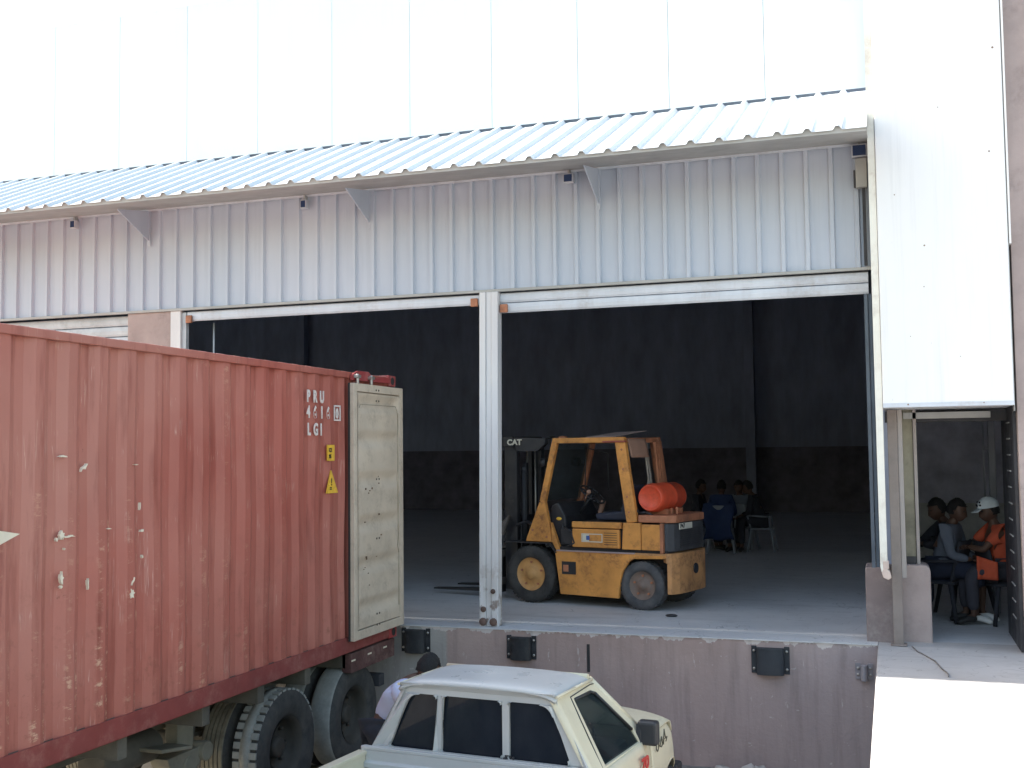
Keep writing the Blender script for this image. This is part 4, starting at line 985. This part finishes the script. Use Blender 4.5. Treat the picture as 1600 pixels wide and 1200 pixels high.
# side panels with window holes (sloped greenhouse)
def sidepanel(s):
    X = lambda z, o=0.: CX + s * (side_r(z) + .012 + o)
    outer = [(0.03, .98), (0.03, 1.485), (.60, 1.485), (.70, 1.455), (1.06, 1.10), (1.10, .98)]
    inner = [(.23, 1.01), (.26, 1.415), (.56, 1.41), (.62, 1.39), (.91, 1.09), (.93, 1.00)]
    mb = MB(); n = 6; v = [(X(z), y, z) for y, z in outer] + [(X(z), y, z) for y, z in inner] + [(X(z, -.035), y, z) for y, z in outer] + [(X(z, -.035), y, z) for y, z in inner]
    f = []
    for i in range(n):
        j = (i + 1) % n; f += [(i, j, n + j, n + i), (2 * n + i, 3 * n + i, 3 * n + j, 2 * n + j), (i, 2 * n + i, 2 * n + j, j), (n + i, n + j, 3 * n + j, 3 * n + i)]
    mb.add(v, f); o = pb(mb, 'door_frame', m_truck_warm, bevel=.008)
    g = MB(); g.add([(X(z, -.02), y, z) for y, z in inner], [(0, 1, 2, 3, 4, 5)]); pb(g, 'door_window', m_glass2, solid=.004)
    g = MB()
    for (a, b) in list(zip(inner, inner[1:]))[1:4]: g.tube((X(a[1], -.004), a[0], a[1]), (X(b[1], -.004), b[0], b[1]), .011, None, 6)
    pb(g, 'window_seal', m_blkp)
for s in (1, -1): sidepanel(s)
for s in (1, -1):
    X = lambda z, o=0.: CX + s * (side_r(z) + .0135 + o)
    mb = MB(); mb.path([(X(.985), .175, .985), (X(1.2), .185, 1.2), (X(1.44), .215, 1.44), (X(1.45), .60, 1.45), (X(1.445), .66, 1.445)], .004, 5)
    pb(mb, 'door_gap', m_blkp)
    mb = MB(); mb.path([(CX + s * (BWd + .05), .175, .55), (CX + s * (BWd + .056), .175, .75), (CX + s * (BWd + .03), .175, .97)], .004, 5); pb(mb, 'door_gap', m_blkp)
# lower doors and front fenders
for s in (1, -1):
    x = lambda o=0.: CX + s * (BWd + .02 + o)
    mb = MB(); prof = [(.52, 0), (.55, .02), (.75, .035), (.90, .03), (.985, -.0)]
    mb.grid(lambda u, v: (x(0) + s * (.035 * math.sin(PI * v) - .02 * (1 - v) ** 2) - s * (.0), .02 + 1.06 * u, .42 + .575 * v), 8, 10)
    d = pb(mb, 'door', m_truck_warm, solid=.02)
    mb = MB(); mb.box(min(x(.03), x(.055)), max(x(.03), x(.055)), .12, .28, .85, .88); mb.build('handle', m_blkp, d, bevel=.005)
    mb = MB()
    def fen(u, v, s=s):
        y = 1.085 + .80 * u; z = .42 + .625 * v
        cx_, cz_, ra = 1.60, .40, .33
        dd = math.hypot(y - cx_, z - cz_)
        if dd < ra and z > .40: z = cz_ + math.sqrt(max(0, ra * ra - (y - cx_) ** 2))
        taper = .09 * u ** 4
        return (CX + s * (BWd + .02 + .035 * math.sin(PI * v) - taper - .06 * max(0, v - .85) / .15 * .7), y, z - (.03 * u + .16 * u ** 7) * v)
    mb.grid(fen, 24, 24); pb(mb, 'fender', m_truck_warm, solid=.015)
    mb = MB(); e = empty('wheel', (CX + s * .75, 1.60, .33)); e.parent = PT
    t_ = MB(); t_.lathe([(.19, .09 * s), (.22, .10 * s), (.29, .10 * s), (.325, .08 * s), (.33, 0), (.325, -.08 * s), (.22, -.1 * s), (.19, -.09 * s)], 36, ax=0); t_.build('tyre', m_tyre, e)
    t_ = MB(); t_.lathe([(.19, .09 * s), (.17, .05 * s), (.08, .04 * s), (0, .05 * s)], 24, ax=0); t_.build('rim', m_rimg, e)
    e2 = empty('wheel', (CX + s * .75, -.95, .33)); e2.parent = PT
    t_ = MB(); t_.lathe([(.19, .09 * s), (.22, .10 * s), (.29, .10 * s), (.325, .08 * s), (.33, 0), (.325, -.08 * s), (.22, -.1 * s), (.19, -.09 * s)], 36, ax=0); t_.build('tyre', m_tyre, e2)
    t_ = MB(); t_.lathe([(.19, .09 * s), (.17, .05 * s), (.08, .04 * s), (0, .05 * s)], 24, ax=0); t_.build('rim', m_rimg, e2)
# hood: bulged grid, rounded nose
def hoodf(u, v):
    a = (u - .5) * 2; y = 1.04 + .92 * v
    hw = BWd + .03 - .07 * v ** 3
    z = 1.10 - .035 * v - .13 * v ** 9 - .07 * abs(a) ** 5 + .010 * math.cos(a * PI * 1.5)
    return (CX + a * hw, y - .08 * a * a * v, z)
mb = MB(); mb.grid(hoodf, 24, 20); pb(mb, 'hood', m_truck_warm, solid=.015)
mb = MB(); mb.grid(lambda u, v: (CX + (u - .5) * 2 * (BWd - .12), 1.955 - .08 * ((u - .5) * 2) ** 2 + .03 * math.sin(PI * v), .40 + .55 * v), 12, 8); pb(mb, 'nose', m_truck_warm)
mb = MB(); mb.box(CX - .80, CX + .80, 1.95, 2.05, .38, .52); pb(mb, 'front_bumper', m_blkp, bevel=.03, seg=3)
mb = MB(); mb.box(CX + .74, CX + .83, 1.86, 2.03, .50, .60); pb(mb, 'bumper_corner', m_blkp, bevel=.02)
# windshield
mb = MB(); mb.add([(CX - .53, .66, 1.47), (CX + .53, .66, 1.47), (CX + .72, 1.03, 1.07), (CX - .72, 1.03, 1.07)], [(0, 1, 2, 3)]); pb(mb, 'windshield', m_glass2, solid=.005)
mb = MB()
for s in (1, -1): mb.tube((CX + s * .56, .66, 1.475), (CX + s * .77, 1.04, 1.08), .025, .03, 8)
mb.tube((CX - .56, .645, 1.49), (CX + .56, .645, 1.49), .025, None, 8); mb.box(CX - .78, CX + .78, 1.02, 1.10, 1.0, 1.085); pb(mb, 'windshield_frame', m_truck_warm)
# cab interior
mb = MB(); mb.box(CX - .72, CX + .72, .82, 1.04, .78, .99); pb(mb, 'dashboard', m_int, bevel=.04)
for x in (-.35, .35):
    mb = MB(); mb.prism([(.15, .45), (.62, .45), (.62, .62), (.3, .62), (.2, 1.12), (.12, 1.12)], 0, CX + x - .24, CX + x + .24); pb(mb, 'seat', m_int, bevel=.04, seg=3)
mb = MB(); mb.box(CX - .78, CX + .78, .05, 1.05, .40, .44); mb.box(CX - .80, CX + .80, .04, .06, .44, 1.0); pb(mb, 'cab_floor', m_int)
mb = MB(); cc = Vector((CX + .36, .80, 1.0)); axd = Vector((0, -.85, .5)).normalized(); ua = axd.orthogonal().normalized(); ub = axd.cross(ua)
ring = [cc + (ua * math.cos(2 * PI * i / 20) + ub * math.sin(2 * PI * i / 20)) * .18 for i in range(21)]; mb.path(ring, .012, 6); mb.tube(ring[0], ring[10], .01, None, 6); pb(mb, 'steering_wheel', m_blkp)
# mirror
for s in (1, -1):
    e = empty('wing_mirror', (CX + s * (BWd - .02), 1.0, 1.055)); e.parent = PT
    mb = MB(); mb.box(*sorted((0, s * .15)), -.055, .04, -.085, .09); mb.build('mirror_housing', m_blkp, e, bevel=.025, seg=3)
    mb = MB(); mb.prism([(-.07, -.075), (.07, -.075), (.0, .04), (-.05, .07)], 0, *sorted((s * -.005, s * .035))); mb.build('mirror_mount', m_blkp, e, bevel=.006)
# bed: front wall with ribs, sides, floor, tailgate
BL, BR = CX - .89, CX + .88
mb = MB()
pr = [(-.06, .40)]
for k in range(6):
    z = .47 + k * .085; pr += [(-.06, z), (-.085, z + .012), (-.085, z + .045), (-.06, z + .057)]
pr += [(-.06, 1.02), (-.035, 1.03), (-.02, 1.0), (-.02, .40)]
mb.prism(pr, 0, BL + .05, BR - .05); pb(mb, 'bed_front_wall', m_truck, bevel=.003)
mb = MB(); mb.tube((BL + .03, -.03, .4), (BL + .03, -.03, 1.04), .03, None, 12); mb.tube((BR - .03, -.03, .4), (BR - .03, -.03, 1.04), .03, None, 12); mb.box(BL + .03, BR - .03, -.062, -.022, 1.022, 1.045); pb(mb, 'bed_rail_post', m_truck, bevel=.004)
for s, x0 in ((-1, BL), (1, BR)):
    x1 = x0 - s * .05
    mb = MB(); mb.prism([(-1.75, .40), (-.04, .40), (-.04, 1.0), (-1.75, .985)], 0, *sorted((x0 - s * .008, x1))); mb.box(*sorted((x0 + s * .012, x1 - s * .012)), -1.75, -.05, .99, 1.015)
    for zz in (.86, .74): mb.box(*sorted((x1, x1 - s * .008)), -1.7, -.1, zz, zz + .035)
    pb(mb, 'bed_side', m_truck_warm, bevel=.006)
mb = MB(); mb.box(BL + .05, BR - .05, -1.75, -1.70, .42, 1.0); pb(mb, 'tailgate', m_truck, bevel=.01)
mb = MB(); mb.box(BL + .04, BR - .04, -1.75, -.05, .36, .41); pb(mb, 'bed_floor', m_truck)
mb = MB(); mb.box(CX - .5, CX - .4, -1.7, 1.8, .28, .36); mb.box(CX + .4, CX + .5, -1.7, 1.8, .28, .36); mb.tube((CX - .7, 1.6, .33), (CX + .7, 1.6, .33), .03); mb.tube((CX - .7, -.95, .33), (CX + .7, -.95, .33), .04); pb(mb, 'frame', m_fbk)
# rear window latches and wiper marks
mb = MB(); mb.box(-.385, -.34, -.012, .0, 1.03, 1.075); mb.box(-.395, -.37, -.02, -.003, .985, 1.06); mb.box(-.33, -.315, -.015, -.003, 1.0, 1.07); pb(mb, 'window_latch', m_blkp, bevel=.003)
mb = MB(); mb.lathe([(0, .012), (.014, .01), (.018, 0)], 12, 0, True, (CX + BWd + .03, .16, .93), 0); mb.lathe([(0, .01), (.014, .008), (.018, 0)], 12, 0, True, (CX + BWd + .032, 1.18, .86), 0); pb(mb, 'side_lamp', m_rim)
# markings on the door and wing
SM = lambda y, z, o=0.: frame4((CX + BWd + .062 + o, y, z), (0, 1, 0), (0, 0, 1))
text_mesh('door_lettering', '70', .12, m_redl, PT, SM(.80, .83, .004), 1.3, .003, .004)
mb = MB(); xm = CX + BWd + .058
def stroke(pts, r=.0045):
    mb.path([(xm, y, z) for y, z in pts], r, 5)
stroke([(1.16, .97), (1.16, .90), (1.19, .875), (1.22, .90), (1.22, .965)]); stroke([(1.25, .90), (1.29, .96), (1.32, .90), (1.29, .885), (1.25, .90)]); stroke([(1.34, .89), (1.36, 1.0), (1.39, .93), (1.43, .93), (1.40, .90)]); stroke([(1.27, .93), (1.40, .925)], .003)
pb(mb, 'wing_emblem', M('emblem_dark', (.10, .09, .06), .6))

# rubble at the dock foot
for i, (x, y, s, l) in enumerate(((-1.30, 10.75, .14, 'pale chunk of rubble on the ground beyond the pickup nose'), (-.95, 10.9, .10, 'smaller pale stone at the foot of the dock wall'), (-1.62, 10.95, .08, 'smallest stone near the pickup bumper'))):
    mb = MB(); mb.ball((0, 0, 0), s, 8, 0, 1.2, .8, .6); random.seed(i)
    mb.v = [v + Vector((random.uniform(-.25, .25), random.uniform(-.25, .25), random.uniform(-.2, .2))) * s for v in mb.v]
    for k in range(len(mb.sm)): mb.sm[k] = False
    o = mb.build('rubble_chunk', m_rub, loc=(x, y, s * .45)); tag(o, l, 'rubble', 'rubble by the dock wall')

# ================================================================ PEOPLE
def skin_raw(verts, edges, radii, root=0, sub=1):
    me = bpy.data.meshes.new('s'); me.from_pydata([tuple(v) for v in verts], edges, []); o = bpy.data.objects.new('s', me); C.objects.link(o)
    md = o.modifiers.new('skin', 'SKIN'); md.use_smooth_shade = True
    for i, r_ in enumerate(radii):
        r_ = r_ if isinstance(r_, tuple) else (r_, r_); me.skin_vertices[0].data[i].radius = r_; me.skin_vertices[0].data[i].use_root = (i == root)
    s = o.modifiers.new('sub', 'SUBSURF'); s.levels = sub; s.render_levels = sub
    dg = bpy.context.evaluated_depsgraph_get(); dg.update(); ev = bpy.data.meshes.new_from_object(o.evaluated_get(dg))
    vs = [v.co.copy() for v in ev.vertices]; fs = [list(p.vertices) for p in ev.polygons]
    bpy.data.objects.remove(o); bpy.data.meshes.remove(ev); return vs, fs
def chain(mb, pts, radii, sub=2):
    v, f = skin_raw(pts, [(i, i + 1) for i in range(len(pts) - 1)], radii, 0, sub); mb.add(v, f, 0, True)
def hand(mb, wrist, d, palmn, curl=.5):
    d = Vector(d).normalized(); pn = Vector(palmn); pn = (pn - d * pn.dot(d)).normalized(); s = d.cross(pn)
    wrist = Vector(wrist)
    pl_ = [wrist, wrist + d * .045, wrist + d * .085]
    v, f = skin_raw(pl_, [(0, 1), (1, 2)], [(.026, .02), (.036, .016), (.038, .014)], 0, 1); mb.add(v, f, 0, True)
    for k, (off, L) in enumerate(((-.030, .066), (-.010, .076), (.010, .072), (.029, .058))):
        p = wrist + d * .08 + s * off; dd = d; pts = [p]
        for q in range(3):
            a = curl * (.5 + q * .5); dd = (d * math.cos(a) + pn * math.sin(a)).normalized(); p = p + dd * L / 3 * (1.2 - .15 * q); pts.append(p)
        chain(mb, pts, [.0095, .009, .008, .006], 1)
    p = wrist + d * .03 - s * .03; chain(mb, [p, p + (d * .5 - s * .8 + pn * .2).normalized() * .035, p + (d * .85 - s * .9 + pn * .4).normalized() * .062], [.012, .010, .007], 1)
def person(name_label, J, mats, cat='person', group=None, hair='short', scale=1., shirt_len='long', skirt=False, cap=None):
    """J: world joints: pelvis, chest, neck, head, (sh/el/wr/hip/kn/an/toe) x L,R ; face direction J['face']"""
    base = Vector((J['pelvis'][0], J['pelvis'][1], J['ground']))
    P = empty('person', base, 0, name_label, cat, group)
    V = lambda k: Vector(J[k]) - base
    body = MB()
    ks = ['pelvis', 'chest', 'neck', 'shL', 'elL', 'wrL', 'shR', 'elR', 'wrR', 'hipL', 'knL', 'anL', 'toL', 'hipR', 'knR', 'anR', 'toR', 'headb']
    face = Vector(J['face']).normalized(); head = V('head'); nb = head - Vector((0, 0, .07)) - face * .01
    pos = [V(k) if k != 'headb' else nb for k in ks]; I = {k: i for i, k in enumerate(ks)}
    E = [('pelvis', 'chest'), ('chest', 'neck'), ('neck', 'headb'), ('chest', 'shL'), ('shL', 'elL'), ('elL', 'wrL'), ('chest', 'shR'), ('shR', 'elR'), ('elR', 'wrR'), ('pelvis', 'hipL'), ('hipL', 'knL'), ('knL', 'anL'), ('anL', 'toL'), ('pelvis', 'hipR'), ('hipR', 'knR'), ('knR', 'anR'), ('anR', 'toR')]
    rad = dict(pelvis=.12, chest=.125, neck=.05, headb=.052, shL=.052, shR=.052, elL=.038, elR=.038, wrL=.025, wrR=.025, hipL=.085, hipR=.085, knL=.055, knR=.055, anL=.036, anR=.036, toL=.03, toR=.03)
    v, f = skin_raw(pos, [(I[a], I[b]) for a, b in E], [rad[k] for k in ks], 0, 2); body.add(v, f, 0, True)
    # head
    rg = face.cross(Vector((0, 0, 1))).normalized(); upv = rg.cross(face).normalized()
    def hp(a, b, c): return head + rg * a + face * b + upv * c
    hv = []; n = 24; m = 16
    for j in range(m + 1):
        t = PI * j / m
        for i in range(n):
            a = 2 * PI * i / n; x = math.sin(t) * math.cos(a); y = math.sin(t) * math.sin(a); z = math.cos(t)
            w_ = .074 * (1 - .30 * max(0, -z) ** 1.5); dpt = .095 * (1 if y > 0 else .95)
            yy = y * dpt + (.012 if z < -.2 and y > .3 else 0)
            # nose, brow, eye sockets
            if y > .75 and abs(x) < .25 and -.45 < z < .15: yy += .016 * (1 - abs(z + .25) / .4) if abs(z + .25) < .4 else 0
            if y > .6 and .2 < abs(x) < .55 and -.05 < z < .2: yy -= .007
            hv.append(hp(x * w_, yy, z * .118))
    body.add(hv, [(j * n + i, (j + 1) * n + i, (j + 1) * n + (i + 1) % n, j * n + (i + 1) % n) for j in range(m) for i in range(n)], 0, True)
    for s in (1, -1):
        b = MB(); b.ball((0, 0, 0), .028, 8, 0, .35, .7, 1.1); c = hp(s * .074, -.005, -.01); body.add([c + rg * q.x + face * q.y + upv * q.z for q in b.v], b.f, 0, True)
    for s, k in ((1, 'R'), (-1, 'L')):
        d = (V('wr' + k) - V('el' + k)).normalized(); hand(body, V('wr' + k), J.get('hd' + k, d), J.get('pn' + k, (0, 0, -1)), J.get('curl', .6))
    bo = body.build('body', mats['skin'], P)
    eyes = MB()
    for s in (1, -1): eyes.ball(hp(s * .030, .078, .008), .010, 8)
    eyes.build('eyes', m_blk, P)
    mo = MB(); mo.tube(hp(-.022, .088, -.060), hp(.022, .088, -.060), .005, None, 6); mo.build('mouth', M('lips', (.09, .03, .025), .6), P)
    # clothes: grown a little larger than the body
    def garment(nm, keys, edges, rr, mat, root=0, sub=2):
        mb = MB(); ii = {k: i for i, k in enumerate(keys)}
        ps = [V(k) if not isinstance(k, tuple) else V(k[0]).lerp(V(k[1]), k[2]) for k in keys]
        v, f = skin_raw(ps, [(ii[a], ii[b]) for a, b in edges], rr, root, sub); mb.add(v, f, 0, True); return mb.build(nm, mat, P)
    if shirt_len == 'long': tl, tr = ('elL', 'wrL', .85), ('elR', 'wrR', .85); rl = .036
    else: tl, tr = ('shL', 'elL', .75), ('shR', 'elR', .75); rl = .055
    neckb = ('chest', 'neck', .8)
    if shirt_len == 'long':
        keys = ['pelvis', 'chest', neckb, 'shL', 'elL', tl, 'shR', 'elR', tr]; ed = [('pelvis', 'chest'), ('chest', neckb), ('chest', 'shL'), ('shL', 'elL'), ('elL', tl), ('chest', 'shR'), ('shR', 'elR'), ('elR', tr)]; rr = [.15, .152, .06, .072, .056, .042, .072, .056, .042]
    else:
        keys = ['pelvis', 'chest', neckb, 'shL', tl, 'shR', tr]; ed = [('pelvis', 'chest'), ('chest', neckb), ('chest', 'shL'), ('shL', tl), ('chest', 'shR'), ('shR', tr)]; rr = [.15, .152, .06, .072, .06, .072, .06]
    garment('shirt', keys, ed, rr, mats['top'])
    al, ar = ('knL', 'anL', .9), ('knR', 'anR', .9)
    if skirt: al, ar = ('knL', 'anL', .45), ('knR', 'anR', .45)
    garment('skirt' if skirt else 'trousers', ['pelvis', 'hipL', 'knL', al, 'hipR', 'knR', ar], [('pelvis', 'hipL'), ('hipL', 'knL'), ('knL', al), ('pelvis', 'hipR'), ('hipR', 'knR'), ('knR', ar)], [.145, .108, .085 if not skirt else .11, .06 if not skirt else .13, .108, .085 if not skirt else .11, .06 if not skirt else .13], mats['legs'])
    for k in 'LR':
        mb = MB(); a = V('an' + k); t_ = V('to' + k); chain(mb, [a + (a - t_).normalized() * .03 - Vector((0, 0, .03)), a.lerp(t_, .5), t_ + (t_ - a).normalized() * .03], [(.045, .04), (.048, .038), (.035, .025)], 2); mb.build('shoe', mats['shoe'], P)
    hb = MB()
    for j in range(9):
        pass
    hvv = []; n2 = 24; m2 = 12
    for j in range(m2 + 1):
        t = PI * .62 * j / m2
        for i in range(n2):
            a = 2 * PI * i / n2; x = math.sin(t) * math.cos(a); y = math.sin(t) * math.sin(a); z = math.cos(t)
            if y > .2: z = max(z, .42); 
            k_ = 1.0 + .035 * math.sin(i * 5 + j * 3) + .03 * math.sin(i * 2.3 + j * 1.7)
            hvv.append(hp(x * .084 * k_, y * .102 * k_ - .008, z * .127 * k_ + .004))
    hb.add(hvv, [(j * n2 + i, (j + 1) * n2 + i, (j + 1) * n2 + (i + 1) % n2, j * n2 + (i + 1) % n2) for j in range(m2) for i in range(n2)], 0, True)
    hb.build('hair', m_hair, P)
    if cap:
        cb_ = MB(); vv = []
        for j in range(9):
            t = PI * .5 * j / 8
            for i in range(24):
                a = 2 * PI * i / 24; vv.append(hp(math.sin(t) * math.cos(a) * .095, math.sin(t) * math.sin(a) * .112 - .004, math.cos(t) * .115 + .035))
        cb_.add(vv, [(j * 24 + i, (j + 1) * 24 + i, (j + 1) * 24 + (i + 1) % 24, j * 24 + (i + 1) % 24) for j in range(8) for i in range(24)], 0, True)
        co = cb_.build('cap', cap, P)
        b_ = MB(); b_.grid(lambda u, v: tuple(hp((u - .5) * .15, .095 + .085 * v * math.sin(PI * (.15 + .7 * u)), .035 - .02 * v)), 10, 4); b_.build('cap_brim', cap, co, solid=.004)
        d_ = MB()
        for (a, b, c) in ((-.05, .098, .09), (.0, .112, .085), (.05, .098, .09), (.03, .09, .12), (-.03, .09, .12)): d_.ball(hp(a, b - .006, c - .015), .011, 6)
        d_.build('cap_print', m_dk, co)
    return P
# --- man leaning behind the pickup: only head and back show
gx, gy = -3.80, 8.45
person('person in a white shirt leaning forward beyond the pickup roof', dict(ground=0, pelvis=(gx - .17, gy, .88), chest=(gx + .02, gy + .02, 1.14), neck=(gx + .12, gy + .02, 1.27), head=(gx + .20, gy + .06, 1.335), face=(.55, .85, -.5),
    shL=(gx + .04, gy + .20, 1.21), elL=(gx + .30, gy + .27, 1.06), wrL=(gx + .50, gy + .2, 1.02), shR=(gx + .02, gy - .17, 1.21), elR=(gx + .20, gy - .22, 1.03), wrR=(gx + .36, gy - .16, .98),
    hipL=(gx - .17, gy + .11, .84), knL=(gx - .12, gy + .13, .46), anL=(gx - .20, gy + .14, .09), toL=(gx - .05, gy + .15, .03), hipR=(gx - .17, gy - .11, .84), knR=(gx - .02, gy - .12, .46), anR=(gx - .10, gy - .13, .09), toR=(gx + .06, gy - .13, .03)),
    dict(skin=m_skin, top=m_shirt, legs=m_dk, shoe=m_shoe))

def chair(x, y, z, rz, mat, label, group, seat_h=.43, backless=False):
    e = empty('chair', (x, y, z), rz, label, 'chair', group)
    mb = MB(); mb.grid(lambda u, v: (-.21 + .42 * u, -.20 + .42 * v, seat_h - .012 * math.sin(PI * u)), 8, 8); mb.build('seat', mat, e, solid=.03)
    for sx in (-1, 1):
        for sy in (-1, 1):
            mb = MB(); mb.tube((sx * .24, sy * .24, 0), (sx * .18, sy * .17, seat_h - .01), .022, .028, 8); mb.build('leg', mat, e)
    if not backless:
        mb = MB(); mb.grid(lambda u, v: (-.21 + .42 * u, .19 + .10 * v + .04 * (1 - (2 * u - 1) ** 2), seat_h + .42 * v), 8, 8); mb.build('backrest', mat, e, solid=.025)
        for sx in (-1, 1):
            mb = MB(); mb.path([(sx * .23, -.16, seat_h), (sx * .25, -.15, seat_h + .20), (sx * .24, .24, seat_h + .22)], .016, 6); mb.build('armrest', mat, e)
    return e
def seated(x, y, zf, ang, seat=.44, lean=0., sh=.0, el=None, spread=.11, head_dx=0., arms='lap', knee=.42):
    """joints for a seated figure facing direction ang"""
    d = Vector((math.cos(ang), math.sin(ang), 0)); l = Vector((-d.y, d.x, 0)); o = Vector((x, y, zf)); U = Vector((0, 0, 1))
    J = dict(ground=zf)
    J['pelvis'] = o + U * (seat + .10); J['chest'] = o + U * (seat + .40) + d * (.05 + lean * .5); J['neck'] = o + U * (seat + .60 - .1 * lean) + d * (.06 + lean * .9)
    J['head'] = o + U * (seat + .715 - .18 * lean) + d * (.10 + lean * 1.15); J['face'] = d + U * (-.15 - lean)
    for k, s in (('L', 1), ('R', -1)):
        J['sh' + k] = o + U * (seat + .52 - .06 * lean) + d * (.05 + lean * .7) + l * s * .17
        if arms == 'lap': J['el' + k] = J['sh' + k] + d * .06 - U * .27 + l * s * .05; J['wr' + k] = o + d * .32 + U * (seat + .20) + l * s * .09
        else: J['el' + k] = J['sh' + k] + d * .20 - U * .20 + l * s * .03; J['wr' + k] = J['el' + k] + d * .10 + U * .02 - l * s * .16
        J['hip' + k] = o + U * (seat + .09) + l * s * .09; J['kn' + k] = o + d * knee + U * (seat + .09) + l * s * spread
        J['an' + k] = o + d * (knee - .02) + U * .09 + l * s * spread; J['to' + k] = o + d * (knee + .13) + U * .035 + l * s * (spread + .01)
    return {k: (tuple(v) if isinstance(v, Vector) else v) for k, v in J.items()}
gg = 'people sitting in the doorway under the white hood'; gc = 'chairs in the doorway under the white hood'
ZF = ZD - .006
person('person in a grey jacket and long dark skirt sitting at the left of the doorway', seated(.50, 12.95, ZF, R(-20), .46, .05, arms='lap', knee=.36), dict(skin=m_skin, top=m_grey, legs=m_navy, shoe=m_shoew), group=gg, skirt=True)
chair(.45, 12.97, ZF, R(-110), m_dk, 'dark chair under the person in the grey jacket', gc, .43)
person('person in dark clothes with pale sleeve stripe sitting in the middle of the doorway', seated(.66, 13.35, ZF, R(200), .46, .1, arms='x', knee=.40), dict(skin=m_skin, top=m_dk, legs=m_navy, shoe=m_shoe), group=gg)
mb = MB(); mb.path([(.67, 13.12, 2.16), (.64, 13.08, 2.02), (.58, 13.06, 1.86)], .028, 8); tag(mb.build('scarf', m_lt), 'pale strip of cloth hanging over the arm of the middle seated person', 'cloth')
chair(.72, 13.37, ZF, R(110), m_dk, 'dark chair under the middle person in the doorway', gc, .43)
person('person in an orange shirt and white cap leaning forward at the right of the doorway', seated(1.08, 12.86, ZF, R(196), .46, .03, arms='x', knee=.38), dict(skin=m_skin, top=m_or, legs=m_dust, shoe=m_shoe), group=gg, shirt_len='short', cap=m_capw)
chair(1.12, 12.88, ZF, R(106), m_dk, 'dark chair under the person with the white cap', gc, .43)
mb = MB(); mb.grid(lambda u, v: (.80 + .20 * u, 12.60 + .03 * math.sin(5 * u), 1.96 - .24 * v - .06 * u * (1 - v)), 8, 6); mb2 = mb
tag(mb.build('orange_cloth', m_or, solid=.02), 'orange cloth hanging in the lap of the person with the white cap', 'cloth')

# --- group far inside the warehouse
gi = 'people sitting in the dark warehouse'; gci = 'plastic chairs in the dark warehouse'
person('person seated farthest left in the dark warehouse, beside the forklift tray', seated(-3.45, 20.9, ZD, R(-10), .45), dict(skin=m_skin, top=m_dk, legs=m_navy, shoe=m_shoe), group=gi)
person('person in a blue top seated with back to the doorway inside the warehouse', seated(-2.92, 20.35, ZD, R(85), .45), dict(skin=m_skin, top=m_blue, legs=m_navy, shoe=m_shoe), group=gi)
person('person in grey clothes seated right of the blue top inside the warehouse', seated(-2.62, 20.9, ZD, R(-100), .45, .05), dict(skin=m_skin, top=m_grey, legs=m_dk, shoe=m_shoe), group=gi)
person('person in dark clothes seated farthest right in the dark warehouse group', seated(-2.28, 20.75, ZD, R(180), .45, .1), dict(skin=m_skin, top=m_dk, legs=m_dk, shoe=m_shoe), group=gi)
chair(-2.92, 20.33, ZD, R(185), m_plw, 'white plastic chair behind the blue top in the warehouse', gci)
mb = MB(); mb.grid(lambda u, v: (-2.92 + (u - .5) * (.50 + .06 * math.sin(7 * v)), 20.04 - .03 * math.cos(6 * u) - .05 * math.sin(PI * v), ZD + .88 - .62 * v + .02 * math.sin(9 * u)), 14, 12)
tag(mb.build('jacket', m_blue, solid=.03), 'blue jacket hung over the back of a white chair inside the warehouse', 'jacket')
chair(-3.48, 20.95, ZD, R(260), m_plw, 'white plastic chair farthest left in the warehouse group', gci)
chair(-2.25, 20.78, ZD, R(90), m_plw, 'white plastic chair farthest right in the warehouse group', gci)
chair(-2.62, 20.95, ZD, R(170), m_plw, 'white plastic chair under the person in grey clothes', gci)
